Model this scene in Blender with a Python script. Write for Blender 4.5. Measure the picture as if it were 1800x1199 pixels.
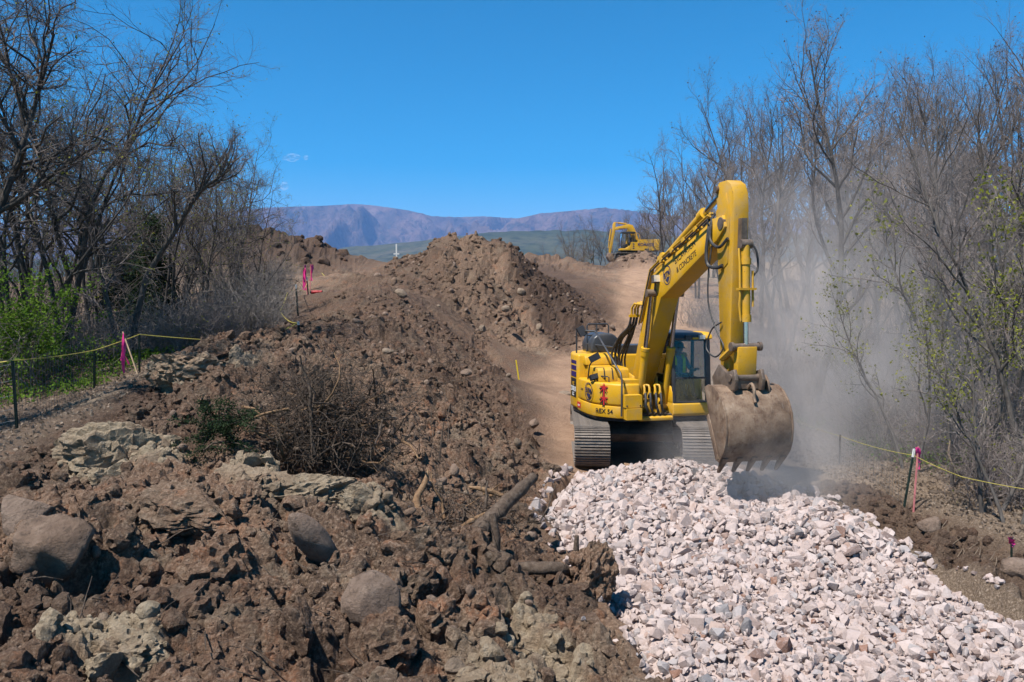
import bpy, bmesh, math, random
import numpy as np
from mathutils import Vector, Matrix, Euler, Quaternion
from mathutils import noise as mnoise

# ------------------------------------------------------------------ camera, sky, sun, exposure
for o in list(bpy.data.objects):
    bpy.data.objects.remove(o)
sc = bpy.context.scene
COL = sc.collection
RAD = math.radians
CAM_H, FPX = 4.0, 1400.0
PITCH = math.atan(89.5 / FPX)
cam_d = bpy.data.cameras.new('camera')
cam = bpy.data.objects.new('camera', cam_d)
COL.objects.link(cam)
cam.location = (0, 0, CAM_H)
cam.rotation_euler = (RAD(90) - PITCH, 0, 0)
cam_d.sensor_width = 36
cam_d.lens = 36 * FPX / 1800
cam_d.clip_start = 0.1
cam_d.clip_end = 60000
sc.camera = cam

SUN_DIR = Vector((0.42, 0.38, -1.0)).normalized()      # the way the light travels
world = bpy.data.worlds.new('World')
sc.world = world
world.use_nodes = True
wn = world.node_tree.nodes
wl = world.node_tree.links
wn.clear()
sky = wn.new('ShaderNodeTexSky')
sky.sky_type = 'NISHITA'
sky.sun_disc = False
sky.sun_elevation = math.asin(-SUN_DIR.z)
sky.sun_rotation = math.atan2(-SUN_DIR.x, -SUN_DIR.y)
sky.altitude = 2100
sky.air_density = 1.0
sky.dust_density = 0.25
sky.ozone_density = 3.0
hs = wn.new('ShaderNodeHueSaturation')
hs.inputs['Hue'].default_value = 0.488
hs.inputs['Saturation'].default_value = 1.62
hs.inputs['Value'].default_value = 1.08
bg = wn.new('ShaderNodeBackground')
bg.inputs['Strength'].default_value = 0.080
wo = wn.new('ShaderNodeOutputWorld')
wl.new(sky.outputs[0], hs.inputs['Color'])
wl.new(hs.outputs[0], bg.inputs['Color'])
wl.new(bg.outputs[0], wo.inputs['Surface'])

sun_d = bpy.data.lights.new('sun', 'SUN')
sun_d.energy = 5.0
sun_d.angle = RAD(0.53)
sun_d.color = (1.0, 0.955, 0.89)
sun = bpy.data.objects.new('sun', sun_d)
COL.objects.link(sun)
sun.rotation_euler = SUN_DIR.to_track_quat('-Z', 'Y').to_euler()
sun.location = (-20, -20, 50)

sc.view_settings.view_transform = 'Standard'
sc.view_settings.look = 'None'
sc.view_settings.gamma = 1
sc.view_settings.exposure = 0.9
sc.view_settings.use_curve_mapping = False
sc.render.engine = 'CYCLES'
sc.cycles.use_denoising = True
sc.cycles.max_bounces = 6
sc.cycles.diffuse_bounces = 2
sc.cycles.glossy_bounces = 2
sc.cycles.transmission_bounces = 4
sc.cycles.transparent_max_bounces = 8
sc.cycles.volume_bounces = 0
sc.cycles.volume_step_rate = 2.5
sc.cycles.volume_max_steps = 64
sc.cycles.use_adaptive_sampling = True
sc.cycles.adaptive_threshold = 0.015

# ------------------------------------------------------------------ helpers
def at(px, py, Y):
    """pixel of the 1800-wide photograph at ground distance Y -> world point"""
    xc = (px - 900) / FPX
    yc = (599.5 - py) / FPX
    cp, sp = math.cos(PITCH), math.sin(PITCH)
    d = Vector((xc, cp + yc * sp, -sp + yc * cp))
    return Vector((0, 0, CAM_H)) + d * (Y / d.y)

def scale_at(Y):
    return FPX / Y

def link(o, parent=None):
    COL.objects.link(o)
    if parent is not None:
        o.parent = parent
    return o

def tag(o, label=None, cat=None, group=None, kind=None):
    if label: o['label'] = label
    if cat: o['category'] = cat
    if group: o['group'] = group
    if kind: o['kind'] = kind
    return o

def thing(name, label, cat, loc=(0, 0, 0), rz=0.0, group=None):
    o = bpy.data.objects.new(name, None)
    o.empty_display_size = 0.2
    o.location = loc
    o.rotation_euler = (0, 0, rz)
    link(o)
    return tag(o, label, cat, group)

def np_mesh(name, V, Fc, mat=None, smooth=False, attrs=None):
    """V (n,3), Fc (m,3) or (m,4) int"""
    V = np.ascontiguousarray(V, dtype=np.float32)
    Fc = np.ascontiguousarray(Fc, dtype=np.int32)
    me = bpy.data.meshes.new(name)
    n, k = len(Fc), Fc.shape[1]
    me.vertices.add(len(V))
    me.vertices.foreach_set('co', V.ravel())
    me.loops.add(n * k)
    me.loops.foreach_set('vertex_index', Fc.ravel())
    me.polygons.add(n)
    me.polygons.foreach_set('loop_start', np.arange(0, n * k, k, dtype=np.int32))
    me.polygons.foreach_set('loop_total', np.full(n, k, dtype=np.int32))
    me.polygons.foreach_set('use_smooth', np.full(n, smooth, dtype=bool))
    if attrs:
        for an, av in attrs.items():
            a = me.attributes.new(an, 'FLOAT', 'POINT')
            a.data.foreach_set('value', np.ascontiguousarray(av, dtype=np.float32))
    me.update(calc_edges=True)
    if mat is not None:
        me.materials.append(mat)
    return me

def np_obj(name, V, Fc, mat=None, parent=None, smooth=False, attrs=None):
    return link(bpy.data.objects.new(name, np_mesh(name, V, Fc, mat, smooth, attrs)), parent)

def new_obj(name, me, parent=None, loc=None, rot=None, scale=None):
    o = bpy.data.objects.new(name, me)
    if loc is not None: o.location = loc
    if rot is not None: o.rotation_euler = rot
    if scale is not None: o.scale = scale
    return link(o, parent)

# ---- numpy noise
def _hash(ix, iy, seed):
    h = (ix.astype(np.int64) * 374761393 + iy.astype(np.int64) * 668265263 + seed * 1442695041) & 0x7fffffff
    h = ((h ^ (h >> 13)) * 1274126177) & 0x7fffffff
    h = ((h ^ (h >> 16)) * 668265263) & 0x7fffffff
    return ((h ^ (h >> 15)) & 0xffffff) / float(0xffffff)

def vnoise(x, y, seed=0):
    ix, iy = np.floor(x), np.floor(y)
    fx, fy = x - ix, y - iy
    fx = fx * fx * fx * (fx * (fx * 6 - 15) + 10)
    fy = fy * fy * fy * (fy * (fy * 6 - 15) + 10)
    a = _hash(ix, iy, seed); b = _hash(ix + 1, iy, seed)
    c = _hash(ix, iy + 1, seed); d = _hash(ix + 1, iy + 1, seed)
    return (a * (1 - fx) + b * fx) * (1 - fy) + (c * (1 - fx) + d * fx) * fy * 1.0

def fbm(x, y, scale, octv=4, seed=0, gain=0.5):
    s = np.zeros_like(x); amp = 1.0; tot = 0.0
    c, sn = math.cos(0.6), math.sin(0.6)
    X, Y = x / scale, y / scale
    for i in range(octv):
        s += amp * (vnoise(X, Y, seed + i * 17) * 2 - 1)
        tot += amp
        amp *= gain
        X, Y = (X * c - Y * sn) * 2.03 + 5.2, (X * sn + Y * c) * 2.03 + 1.7
    return s / tot

def clods(x, y, size, seed, keep=0.75, rmin=0.45, rmax=0.85, flat=0.75):
    """union of domes of random radius, one per cell; height in units of size"""
    X, Y = x / size, y / size
    ix, iy = np.floor(X), np.floor(Y)
    out = np.zeros_like(X)
    for dx in (-1, 0, 1):
        for dy in (-1, 0, 1):
            cx, cy = ix + dx, iy + dy
            px = cx + _hash(cx, cy, seed)
            py = cy + _hash(cx, cy, seed + 1)
            r = rmin + (rmax - rmin) * _hash(cx, cy, seed + 2)
            on = _hash(cx, cy, seed + 3) < keep
            an = _hash(cx, cy, seed + 4) * 6.283
            el = 0.7 + 0.6 * _hash(cx, cy, seed + 5)
            ux, uy = X - px, Y - py
            ca, sa = np.cos(an), np.sin(an)
            a = (ux * ca + uy * sa) * el
            b = (-ux * sa + uy * ca) / el
            d2 = (a * a + b * b) / (r * r)
            tilt = 1 + 0.5 * a / r
            h = np.where((d2 < 1) & on, np.power(np.maximum(0, 1 - d2), 0.45) * r * flat * tilt, 0)
            np.maximum(out, h, out=out)
    return out

def smooth01(a, b, x):
    t = np.clip((x - a) / (b - a), 0, 1)
    return t * t * (3 - 2 * t)

# ---- node materials
class NT:
    alb = 0.70        # overall reflectance scale
    def __init__(s, name):
        s.m = bpy.data.materials.new(name)
        s.m.use_nodes = True
        s.t = s.m.node_tree
        s.t.nodes.clear()
        s.out = s.t.nodes.new('ShaderNodeOutputMaterial')
    def n(s, typ, **kw):
        nd = s.t.nodes.new(typ)
        for k, v in kw.items():
            if k == 'inp':
                for a, b in v.items():
                    if isinstance(b, bpy.types.NodeSocket): s.t.links.new(b, nd.inputs[a])
                    else: nd.inputs[a].default_value = b
            else: setattr(nd, k, v)
        return nd
    def l(s, a, b): s.t.links.new(a, b)
    def coord(s, kind='Object'):
        return s.n('ShaderNodeTexCoord').outputs[kind]
    def geo_pos(s):
        return s.n('ShaderNodeNewGeometry').outputs['Position']
    def noise(s, vec, scale, detail=4, rough=0.55, dist=0.0):
        nd = s.n('ShaderNodeTexNoise', inp={'Vector': vec, 'Scale': scale, 'Detail': detail, 'Roughness': rough, 'Distortion': dist})
        return nd.outputs['Fac']
    def voro(s, vec, scale, out='Distance'):
        return s.n('ShaderNodeTexVoronoi', inp={'Vector': vec, 'Scale': scale}).outputs[out]
    def ramp(s, fac, stops):
        nd = s.n('ShaderNodeValToRGB', inp={'Fac': fac})
        e = nd.color_ramp.elements
        while len(e) > 1: e.remove(e[0])
        e[0].position = stops[0][0]; e[0].color = (*stops[0][1], 1)
        for p, c in stops[1:]:
            k = e.new(p); k.color = (*c, 1)
        return nd.outputs['Color']
    def fr(s, fac, a, b):
        nd = s.n('ShaderNodeMapRange', inp={'Value': fac, 'From Min': a, 'From Max': b})
        return nd.outputs[0]
    def mix(s, fac, a, b, mode='MIX'):
        nd = s.n('ShaderNodeMix', data_type='RGBA', blend_type=mode)
        for key, v in ((0, fac), (6, a), (7, b)):
            if isinstance(v, bpy.types.NodeSocket): s.l(v, nd.inputs[key])
            elif key == 0: nd.inputs[0].default_value = v
            else: nd.inputs[key].default_value = (*v, 1)
        return nd.outputs[2]
    def math(s, op, a, b=0.0, c=0.0):
        nd = s.n('ShaderNodeMath', operation=op)
        for i, v in enumerate((a, b, c)):
            if isinstance(v, bpy.types.NodeSocket): s.l(v, nd.inputs[i])
            else: nd.inputs[i].default_value = v
        return nd.outputs[0]
    def attr(s, name):
        return s.n('ShaderNodeAttribute', attribute_name=name).outputs['Fac']
    def bump(s, h, dist=0.02, strength=1.0, normal=None):
        inp = {'Height': h, 'Distance': dist, 'Strength': strength}
        if normal is not None: inp['Normal'] = normal
        return s.n('ShaderNodeBump', inp=inp).outputs[0]
    def bsdf(s, color, rough=0.8, metal=0.0, spec=0.3, normal=None, **kw):
        inp = {'Roughness': rough, 'Metallic': metal, 'Specular IOR Level': spec}
        if isinstance(color, bpy.types.NodeSocket):
            inp['Base Color'] = s.mix(1.0, color, (s.alb,) * 3, 'MULTIPLY') if metal < 0.5 else color
        else: inp['Base Color'] = (*[c * s.alb for c in color], 1)
        if normal is not None: inp['Normal'] = normal
        inp.update(kw)
        b = s.n('ShaderNodeBsdfPrincipled', inp=inp)
        s.l(b.outputs[0], s.out.inputs['Surface'])
        return b

def simple(name, col, rough=0.6, metal=0.0, spec=0.4, var=0.15, scale=6.0, bump=0.0, bscale=40.0, dust=0.0, dustcol=(0.30, 0.24, 0.19)):
    t = NT(name)
    v = t.coord()
    n1 = t.noise(v, scale, 5)
    lo = tuple(c * (1 - var) for c in col); hi = tuple(min(1, c * (1 + var)) for c in col)
    c = t.ramp(n1, [(0.3, lo), (0.7, hi)])
    if dust > 0:
        n2 = t.noise(v, scale * 0.6, 6, 0.65)
        f = t.fr(n2, 0.62 - dust * 0.35, 0.75)
        f = t.math('MULTIPLY', f, min(1.0, dust * 1.6))
        c = t.mix(f, c, dustcol)
    nm = None
    if bump > 0:
        nm = t.bump(t.noise(v, bscale, 4), bump)
    t.bsdf(c, rough, metal, spec, nm)
    return t.m
# ------------------------------------------------------------------ terrain
CP = []
def cp(px, py, Y): CP.append(tuple(at(px, py, Y)))
def cw(x, y, z): CP.append((x, y, z))
for a in [  # foreground heap, seen pixels
    (0,1199,6.0),(300,1199,6.0),(600,1199,6.3),(900,1199,6.8),(1090,1199,7.2),
    (0,1050,7.0),(250,1050,7.0),(450,1060,7.2),(650,1060,7.6),(850,1060,8.3),(1010,1060,8.9),
    (0,900,8.4),(200,900,8.4),(400,900,8.8),(600,900,9.6),(780,920,10.3),(900,960,10.6),(1020,1000,10.0),
    (0,800,10.0),(110,800,10.2),(210,775,10.6),(350,780,10.6),(500,800,11.0),(650,790,12.2),(780,800,13.3),(870,830,14.6),(915,880,13.6),
    (100,735,12.0),(230,690,13.2),(350,650,14),(440,615,15),(520,606,15.6),(600,636,15.2),(700,650,16.3),(800,680,18.3),(865,710,20.6),(925,760,20.5),
    (560,596,18.5),(620,560,22),(700,575,22),(780,600,24.5),(850,640,27),(890,660,29),
    (560,560,22),(600,508,30),(680,505,31),(740,550,28),
    # left bank and fence line
    (22,760,12),(100,690,16),(165,690,20),(110,625,19),(0,640,17),(300,620,22),(450,560,27),(522,555,28),(540,530,38),(577,518,50),(480,480,45),
    # left far mound
    (490,403,60),(440,405,60),(530,445,58),(565,468,56),(620,482,54),(670,482,50),(715,480,46),
    # tall mound
    (850,416,42),(780,428,41),(893,424,43),(908,455,44),(740,468,40),(700,494,38),(800,500,38),(850,540,36.5),(790,540,34),(870,592,35),
    (950,475,44),(1000,525,42),(950,560,38),(1010,600,36),(1088,560,44),(1045,490,50),
    # far work site
    (1110,468,84),(1060,478,80),(1160,478,84),(1000,470,75),(940,446,70),(1118,437,80),(1098,447,80),(1138,447,80.5),(1160,456,81),(1078,452,80),(1060,466,80),
    # right bank
    (1480,890,13.8),(1600,885,14.0),(1600,800,18),(1430,745,24),(1780,930,12),(1800,1040,9.6),(1800,800,17),(1400,800,19.5),(1700,960,11.6),
]: cp(*a)
for a in [
    (2,17,0),(5,17,0),(1.2,18,0),(2,20,0),(5,20,0),(2,25,.5),(6,25,.5),(1.0,30,1.05),(7,30,1.05),(5,36,1.6),(9,36,1.7),(8,45,2.6),(11,45,2.7),
    (8,60,4.2),(13,60,4.3),(10,75,5.9),(16,75,5.9),
    (1.9,7.4,.0),(6,7.4,.0),(1.8,9,.0),(6,9,.0),(1.6,11,.0),(5.8,11,.0),(1.3,13,.05),(5.5,13,.05),(1.2,15,.1),(5.2,15,.1),
    (7.2,7.5,.5),(9,7,.5),(8.5,10,.4),(12,12,.5),(14,18,.3),(11,24,.2),(15,30,.5),(22,30,1.0),(15,45,2.4),(26,45,2.8),(20,70,5.4),(34,90,7.2),(40,50,3),(22,20,.6),
    (-1.5,48,4.0),(3,55,4.6),(-5,54,4.8),(-12,20,1.5),(-16,14,1.6),(-22,25,2.2),(-16,30,2.6),(-24,45,4.0),(-30,60,5.2),(-20,75,5.5),(-9,75,2.6),(-6,90,0.5),(-14,110,-4),(0,110,1.5),
    (-30,110,1),(-40,130,-3),(0,135,-3),(12,110,7.0),(30,115,7.5),(20,135,5.0),(50,120,6.5),(50,90,6),
    (0,0,2.2),(-4,3,1.5),(-9,5,1.4),(4,2,.9),(8,2,.7),(-14,8,1.5),(0,4.5,1.25),(3,5,.3),(-60,60,3),(60,70,5),(-60,110,-2),(70,125,4),
]: cw(*a)
CP = np.array(CP)

def rbf_fit(P, c=0.8, lam=0.02):
    n = len(P)
    d = np.sqrt(((P[:, None, :2] - P[None, :, :2]) ** 2).sum(-1) + c * c)
    A = np.zeros((n + 3, n + 3))
    A[:n, :n] = d - lam * np.eye(n) * 5
    A[:n, n] = 1; A[:n, n + 1:] = P[:, :2]
    A[n, :n] = 1; A[n + 1:, :n] = P[:, :2].T
    return np.linalg.lstsq(A, np.concatenate([P[:, 2], [0, 0, 0]]), rcond=None)[0]
RBF_W = rbf_fit(CP)
def rbf(x, y, c=0.8):
    x = np.asarray(x, float); y = np.asarray(y, float)
    sh = x.shape
    x, y = x.ravel(), y.ravel()
    out = np.empty_like(x)
    n = len(CP)
    for i in range(0, len(x), 20000):
        xs, ys = x[i:i + 20000], y[i:i + 20000]
        d = np.sqrt((xs[:, None] - CP[None, :, 0]) ** 2 + (ys[:, None] - CP[None, :, 1]) ** 2 + c * c)
        out[i:i + 20000] = d @ RBF_W[:n] + RBF_W[n] + RBF_W[n + 1] * xs + RBF_W[n + 2] * ys
    return out.reshape(sh)

# coarse table in (u = x/(y+2), v = log(y+2)) then bilinear
U0, U1 = -0.80, 0.80
V0, V1 = math.log(4.0), math.log(142.0)
_tu = np.linspace(U0 - 0.02, U1 + 0.02, 240)
_tv = np.linspace(V0 - 0.02, V1 + 0.02, 300)
_gu, _gv = np.meshgrid(_tu, _tv)
_ys = np.exp(_gv) - 2
_TAB = rbf(_gu * (_ys + 2), _ys)
def base_z(x, y):
    x = np.asarray(x, float); y = np.asarray(y, float)
    yy = np.maximum(y + 2, 3.99)
    u = np.clip((x / yy - _tu[0]) / (_tu[1] - _tu[0]), 0, 238.999)
    v = np.clip((np.log(yy) - _tv[0]) / (_tv[1] - _tv[0]), 0, 298.999)
    iu, iv = u.astype(int), v.astype(int)
    fu, fv = u - iu, v - iv
    return (_TAB[iv, iu] * (1 - fu) + _TAB[iv, iu + 1] * fu) * (1 - fv) + (_TAB[iv + 1, iu] * (1 - fu) + _TAB[iv + 1, iu + 1] * fu) * fv

def seg_dist(x, y, pts):
    d = np.full_like(x, 1e9)
    for (x0, y0), (x1, y1) in zip(pts[:-1], pts[1:]):
        dx, dy = x1 - x0, y1 - y0
        t = np.clip(((x - x0) * dx + (y - y0) * dy) / (dx * dx + dy * dy), 0, 1)
        d = np.minimum(d, np.hypot(x - x0 - t * dx, y - y0 - t * dy))
    return d

ROAD = [(3.6, 6), (3.4, 14), (3.2, 22), (3.4, 28), (5.0, 34), (8, 44), (10.2, 58), (13, 76), (14, 84)]
LEFT_EDGE = [(1.62, 5), (1.5, 7.4), (1.22, 9), (0.92, 10.6), (0.62, 12.2), (0.45, 13.5), (0.75, 15), (1.2, 16.5)]
RIGHT_EDGE = [(7.2, 5), (6.6, 7.4), (6.3, 9), (6.15, 11), (6.0, 13), (5.7, 14.8), (5.0, 16.4)]
_ly = np.array([p[1] for p in LEFT_EDGE]); _lx = np.array([p[0] for p in LEFT_EDGE])
_ry = np.array([p[1] for p in RIGHT_EDGE]); _rx = np.array([p[0] for p in RIGHT_EDGE])
def gravel_in(x, y):
    """signed distance into the stone bed (positive inside)"""
    w = 0.16 * fbm(x, y, 0.7, 3, 91)
    a = np.minimum(x - np.interp(y, _ly, _lx) + w, np.interp(y, _ry, _rx) - x + w)
    return np.minimum(a, 17.1 - y + 0.5 * w - 0.45 * np.abs(x - 3.1) * (y > 14))
def gravel_z(x, y):
    z = 0.07 + 0.08 * fbm(x, y, 2.2, 3, 5)
    front = 11.35 + 0.35 * fbm(x, y, 2.0, 2, 77) - 0.12 * (x - 3.2)
    z = z + 0.27 * smooth01(front, front + 1.1, y) * smooth01(0.0, 1.0, gravel_in(x, y) + 0.15)
    pk = np.exp(-(((x - 3.2) / 0.7) ** 2 + ((y - 15.7) / 0.7) ** 2))
    z = z + 0.20 * pk - 0.26 * np.exp(-(((x - 4.35) / 0.75) ** 2 + ((y - 14.3) / 0.55) ** 2))
    return z - 0.35 * (1 - smooth01(-0.15, 0.45, gravel_in(x, y)))

# hand-placed pits (pixel, distance, radius, depth) in the foreground heap
PITS = [(135,1010,7.4,.30,.55),(45,1005,7.4,.24,.45),(610,895,9.6,.34,.55),(480,905,9.3,.22,.3),(770,1080,8.2,.36,.5),(600,1170,6.9,.26,.4),
        (520,1080,7.6,.22,.35),(700,990,9.1,.25,.4),(560,800,11.0,.8,.75),(470,810,10.8,.4,.35),(410,1060,7.4,.18,.3),(235,1180,6.2,.2,.3),(60,1130,6.6,.24,.32),
        (350,960,8.3,.22,.28),(180,930,8.4,.2,.3),(830,1110,8.1,.24,.3),(905,1120,7.9,.22,.3),(300,860,9.3,.3,.3),(940,1030,9.5,.3,.3)]
PITS = [(at(a, b, c).x, c, d, e) for a, b, c, d, e in PITS]
CLAY = [(205,790,10.4,.75,1),(270,800,10.3,.5,.9),(520,850,10.4,.55,.9),(640,880,9.9,.5,1),(440,850,10.2,.5,.8),(590,900,9.8,.35,.8),(190,1130,6.6,.5,1),(230,1160,6.4,.35,1),(930,1090,8.4,.35,.8),(960,1150,7.7,.5,.9),
        (330,650,13.6,.6,.7),(150,690,13.5,.6,.7),(690,930,9.6,.3,.7),(420,640,14.4,.5,.7),(880,1190,7.0,.4,.7)]
CLAY = [(at(a, b, c).x, c, d, e) for a, b, c, d, e in CLAY]

def heap_mask(x, y):
    """1 on the spoil heaps, 0 on the graded road and the forest floor"""
    e = np.interp(y, _ly, _lx)
    e = np.where(y > 16.5, np.interp(y, [16.5, 20, 25, 30, 35], [1.0, 0.7, 0.1, -0.4, -1.4]), e)
    n = 0.25 * fbm(x, y, 1.2, 3, 31)
    m = smooth01(-0.15, 0.5, e - x + n)
    lf = np.interp(y, [0, 12, 16, 22, 28, 40, 60], [-6.2, -6.4, -6.9, -7.0, -7.2, -9.4, -15])
    m = m * smooth01(-0.4, 0.8, x - lf + n)
    far = np.exp(-(((x + 1.0) / 6.5) ** 2 + ((y - 41) / 8.0) ** 2) ** 2)
    lm = np.exp(-(((x + 18) / 7.0) ** 2 + ((y - 60) / 8.0) ** 2) ** 2)
    ex = np.exp(-(((x - 11.5) / 6.0) ** 2 + ((y - 80) / 6.0) ** 2) ** 2)
    h2 = np.exp(-(((x - 3.0) / 6.0) ** 2 + ((y - 70) / 7.0) ** 2) ** 2)
    m = m * np.where(x < -1.5, (1 - smooth01(54, 58, y)) * (1 - 0.45 * smooth01(24, 30, y)), 1 - smooth01(33, 37, y))
    m = np.maximum.reduce([m, far, lm * 0.9, ex * 0.8, h2 * 0.8])
    # right-hand bank beside the stones
    rb = smooth01(-0.1, 0.3, x - np.interp(y, _ry, _rx)) * (1 - smooth01(0.9, 1.7, x - np.interp(y, _ry, _rx) + n)) * (1 - smooth01(14.5, 17, y))
    return np.maximum(m, rb * 0.85)

def road_mask(x, y):
    d = seg_dist(x, y, ROAD)
    return 1 - smooth01(1.8, 3.2, d + 0.5 * fbm(x, y, 2.0, 2, 8))

def terrain(x, y, fine=True):
    z = base_z(x, y)
    hm = heap_mask(x, y)
    wx = x + 0.14 * fbm(x, y, 0.55, 3, 201) + 0.03 * fbm(x, y, 0.1, 2, 207)
    wy = y + 0.14 * fbm(x + 40, y - 7, 0.55, 3, 203) + 0.03 * fbm(x + 9, y, 0.1, 2, 209)
    near = 1 - smooth01(14, 24, y)
    far = smooth01(26, 40, y)
    big = (clods(wx, wy, 1.15, 1, 0.55, 0.35, 0.7) - 0.12) * 0.55
    mid = clods(wx, wy, 0.5, 11, 0.7, 0.35, 0.8) * 0.5
    sml = clods(wx, wy, 0.21, 21, 0.75, 0.35, 0.85) * 0.22
    tin = clods(wx, wy, 0.095, 31, 0.8, 0.35, 0.85) * 0.1 if fine else 0
    lum = 0.26 * fbm(x, y, 1.6, 4, 41)
    rdg = 0.10 * np.abs(fbm(wx, wy, 0.5, 4, 47))
    clod_amt = 0.55 + 0.45 * smooth01(-0.3, 0.4, fbm(x, y, 1.7, 2, 61))
    rough = lum + big * (0.5 + 0.5 * near) * clod_amt + mid * clod_amt * (0.55 + 0.45 * near) + sml * clod_amt + tin - rdg
    rough = rough - 0.22
    zz = z + hm * rough + far * hm * (0.5 * fbm(x, y, 4.5, 4, 51) + 0.30 * fbm(x, y, 1.5, 4, 53) + 0.55 * (clods(wx, wy, 1.3, 57, 0.5, 0.3, 0.8) - 0.15) + 0.35 * (clods(wx, wy, 0.6, 58, 0.6, 0.3, 0.8) - 0.15))
    # graded road and forest floor: gentle
    fl = 1 - hm
    zz = zz + fl * (0.05 * fbm(x, y, 1.3, 4, 71) + 0.028 * clods(wx, wy, 0.16, 81, 0.35) * (1 - 0.4 * road_mask(x, y)))
    for (px, py, r, dp) in PITS:
        d = np.hypot((wx - px) * 1.0, (wy - py) * 0.9) / r
        zz = zz - dp * (1 - smooth01(0.55, 1.05, d))
    # the bed under the stones
    gi = gravel_in(x, y)
    gz = np.minimum(zz, gravel_z(x, y) - 0.12)
    k = smooth01(-0.02, 0.22, gi)
    zz = zz * (1 - k) + gz * k
    return zz, hm

NCOL, NR1, NR2 = 520, 350, 160
us = np.linspace(U0, U1, NCOL)
vs = np.concatenate([np.linspace(math.log(7.2), math.log(22), NR1), np.linspace(math.log(22), math.log(57), NR2 + 1)[1:], np.linspace(math.log(57), V1, 51)[1:]])
vs = np.concatenate([np.linspace(V0, math.log(7.2), 30)[:-1], vs])
GU, GV = np.meshgrid(us, vs)
TY = np.exp(GV) - 2
TX = GU * (TY + 2)
TZ, THM = terrain(TX, TY)
clay = np.zeros_like(TX)
wob = 0.35 * fbm(TX, TY, 0.35, 3, 300)
for (px, py, r, a) in CLAY:
    clay = np.maximum(clay, a * (1 - smooth01(0.55, 1.0, np.hypot(TX - px, TY - py) / r + wob)))
roadm = road_mask(TX, TY) * (1 - THM) * (1 - 0.9 * np.exp(-(((TX - 3.6) / 2.4) ** 2 + ((TY - 46) / 8) ** 2) ** 2)) * (1 - smooth01(5.2, 5.7, TX) * (TY < 17.5))
tanb = np.exp(-(((TX + 2.4) / 1.6) ** 2 + ((TY - 38) / 4.0) ** 2)) * 0.7           # tall mound's sunward face, its light put into the colour
tanb = np.maximum(tanb, (1 - smooth01(0.3, 1.2, seg_dist(TX, TY, [(-2.6, 31), (-0.6, 34), (1.5, 36)]))) * 0.55)
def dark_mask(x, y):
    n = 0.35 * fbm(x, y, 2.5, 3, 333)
    a = smooth01(-0.2, 0.5, (x + 0.6) / 3.5 + (y - 41) / 12 + n) * np.exp(-(((x - 1.0) / 7.5) ** 2 + ((y - 42) / 9) ** 2) ** 2)  # tall mound's flank away from the sun: shade painted into the soil colour
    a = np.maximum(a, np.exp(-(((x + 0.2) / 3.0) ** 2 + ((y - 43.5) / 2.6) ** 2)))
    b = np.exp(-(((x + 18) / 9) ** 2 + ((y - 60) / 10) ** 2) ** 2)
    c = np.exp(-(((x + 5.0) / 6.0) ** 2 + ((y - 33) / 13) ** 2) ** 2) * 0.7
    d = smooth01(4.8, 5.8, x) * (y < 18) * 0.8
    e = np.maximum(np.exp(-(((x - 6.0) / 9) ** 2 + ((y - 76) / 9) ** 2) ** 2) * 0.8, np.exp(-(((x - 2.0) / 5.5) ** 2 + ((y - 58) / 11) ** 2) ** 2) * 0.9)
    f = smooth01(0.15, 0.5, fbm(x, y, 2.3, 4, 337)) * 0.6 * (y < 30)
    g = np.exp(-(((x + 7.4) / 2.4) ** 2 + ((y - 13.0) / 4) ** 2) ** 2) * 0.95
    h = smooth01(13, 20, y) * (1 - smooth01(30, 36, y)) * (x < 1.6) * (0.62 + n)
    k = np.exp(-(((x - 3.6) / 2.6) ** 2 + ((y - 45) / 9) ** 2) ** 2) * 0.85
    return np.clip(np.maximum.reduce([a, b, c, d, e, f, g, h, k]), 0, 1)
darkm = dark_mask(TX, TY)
tanb = tanb * (1 - 0.8 * darkm)
litter = (1 - THM) * (1 - roadm) * np.where(TX > 5, 1.0, 0.45) * np.where((TY > 30) & (TX > -10) & (TX < 16), 0.0, 1.0)
litter = litter * (1 - smooth01(-0.4, 0.6, TX - np.interp(TY, [0, 12, 16, 22, 28, 40, 60], [-6.2, -6.4, -6.9, -7.0, -7.6, -10.5, -16])) * (TX < 2))

def region(x, y, hm):
    r = np.zeros(x.shape, int)
    r[(hm > 0.35) & (y < 33) & (x < 4)] = 1
    r[(hm > 0.35) & (((x + 1.0) / 7.2) ** 2 + ((y - 41) / 9) ** 2 < 1) & (r == 0)] = 2
    r[(hm > 0.35) & (((x + 18) / 8.0) ** 2 + ((y - 60) / 9) ** 2 < 1)] = 3
    r[(hm > 0.35) & (((x - 11.5) / 6.5) ** 2 + ((y - 80) / 6.5) ** 2 < 1)] = 4
    r[(hm > 0.35) & (((x - 3) / 6.5) ** 2 + ((y - 70) / 7.5) ** 2 < 1) & (r == 0)] = 5
    r[(hm > 0.2) & (x > 5) & (y < 18)] = 6
    return r

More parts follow.
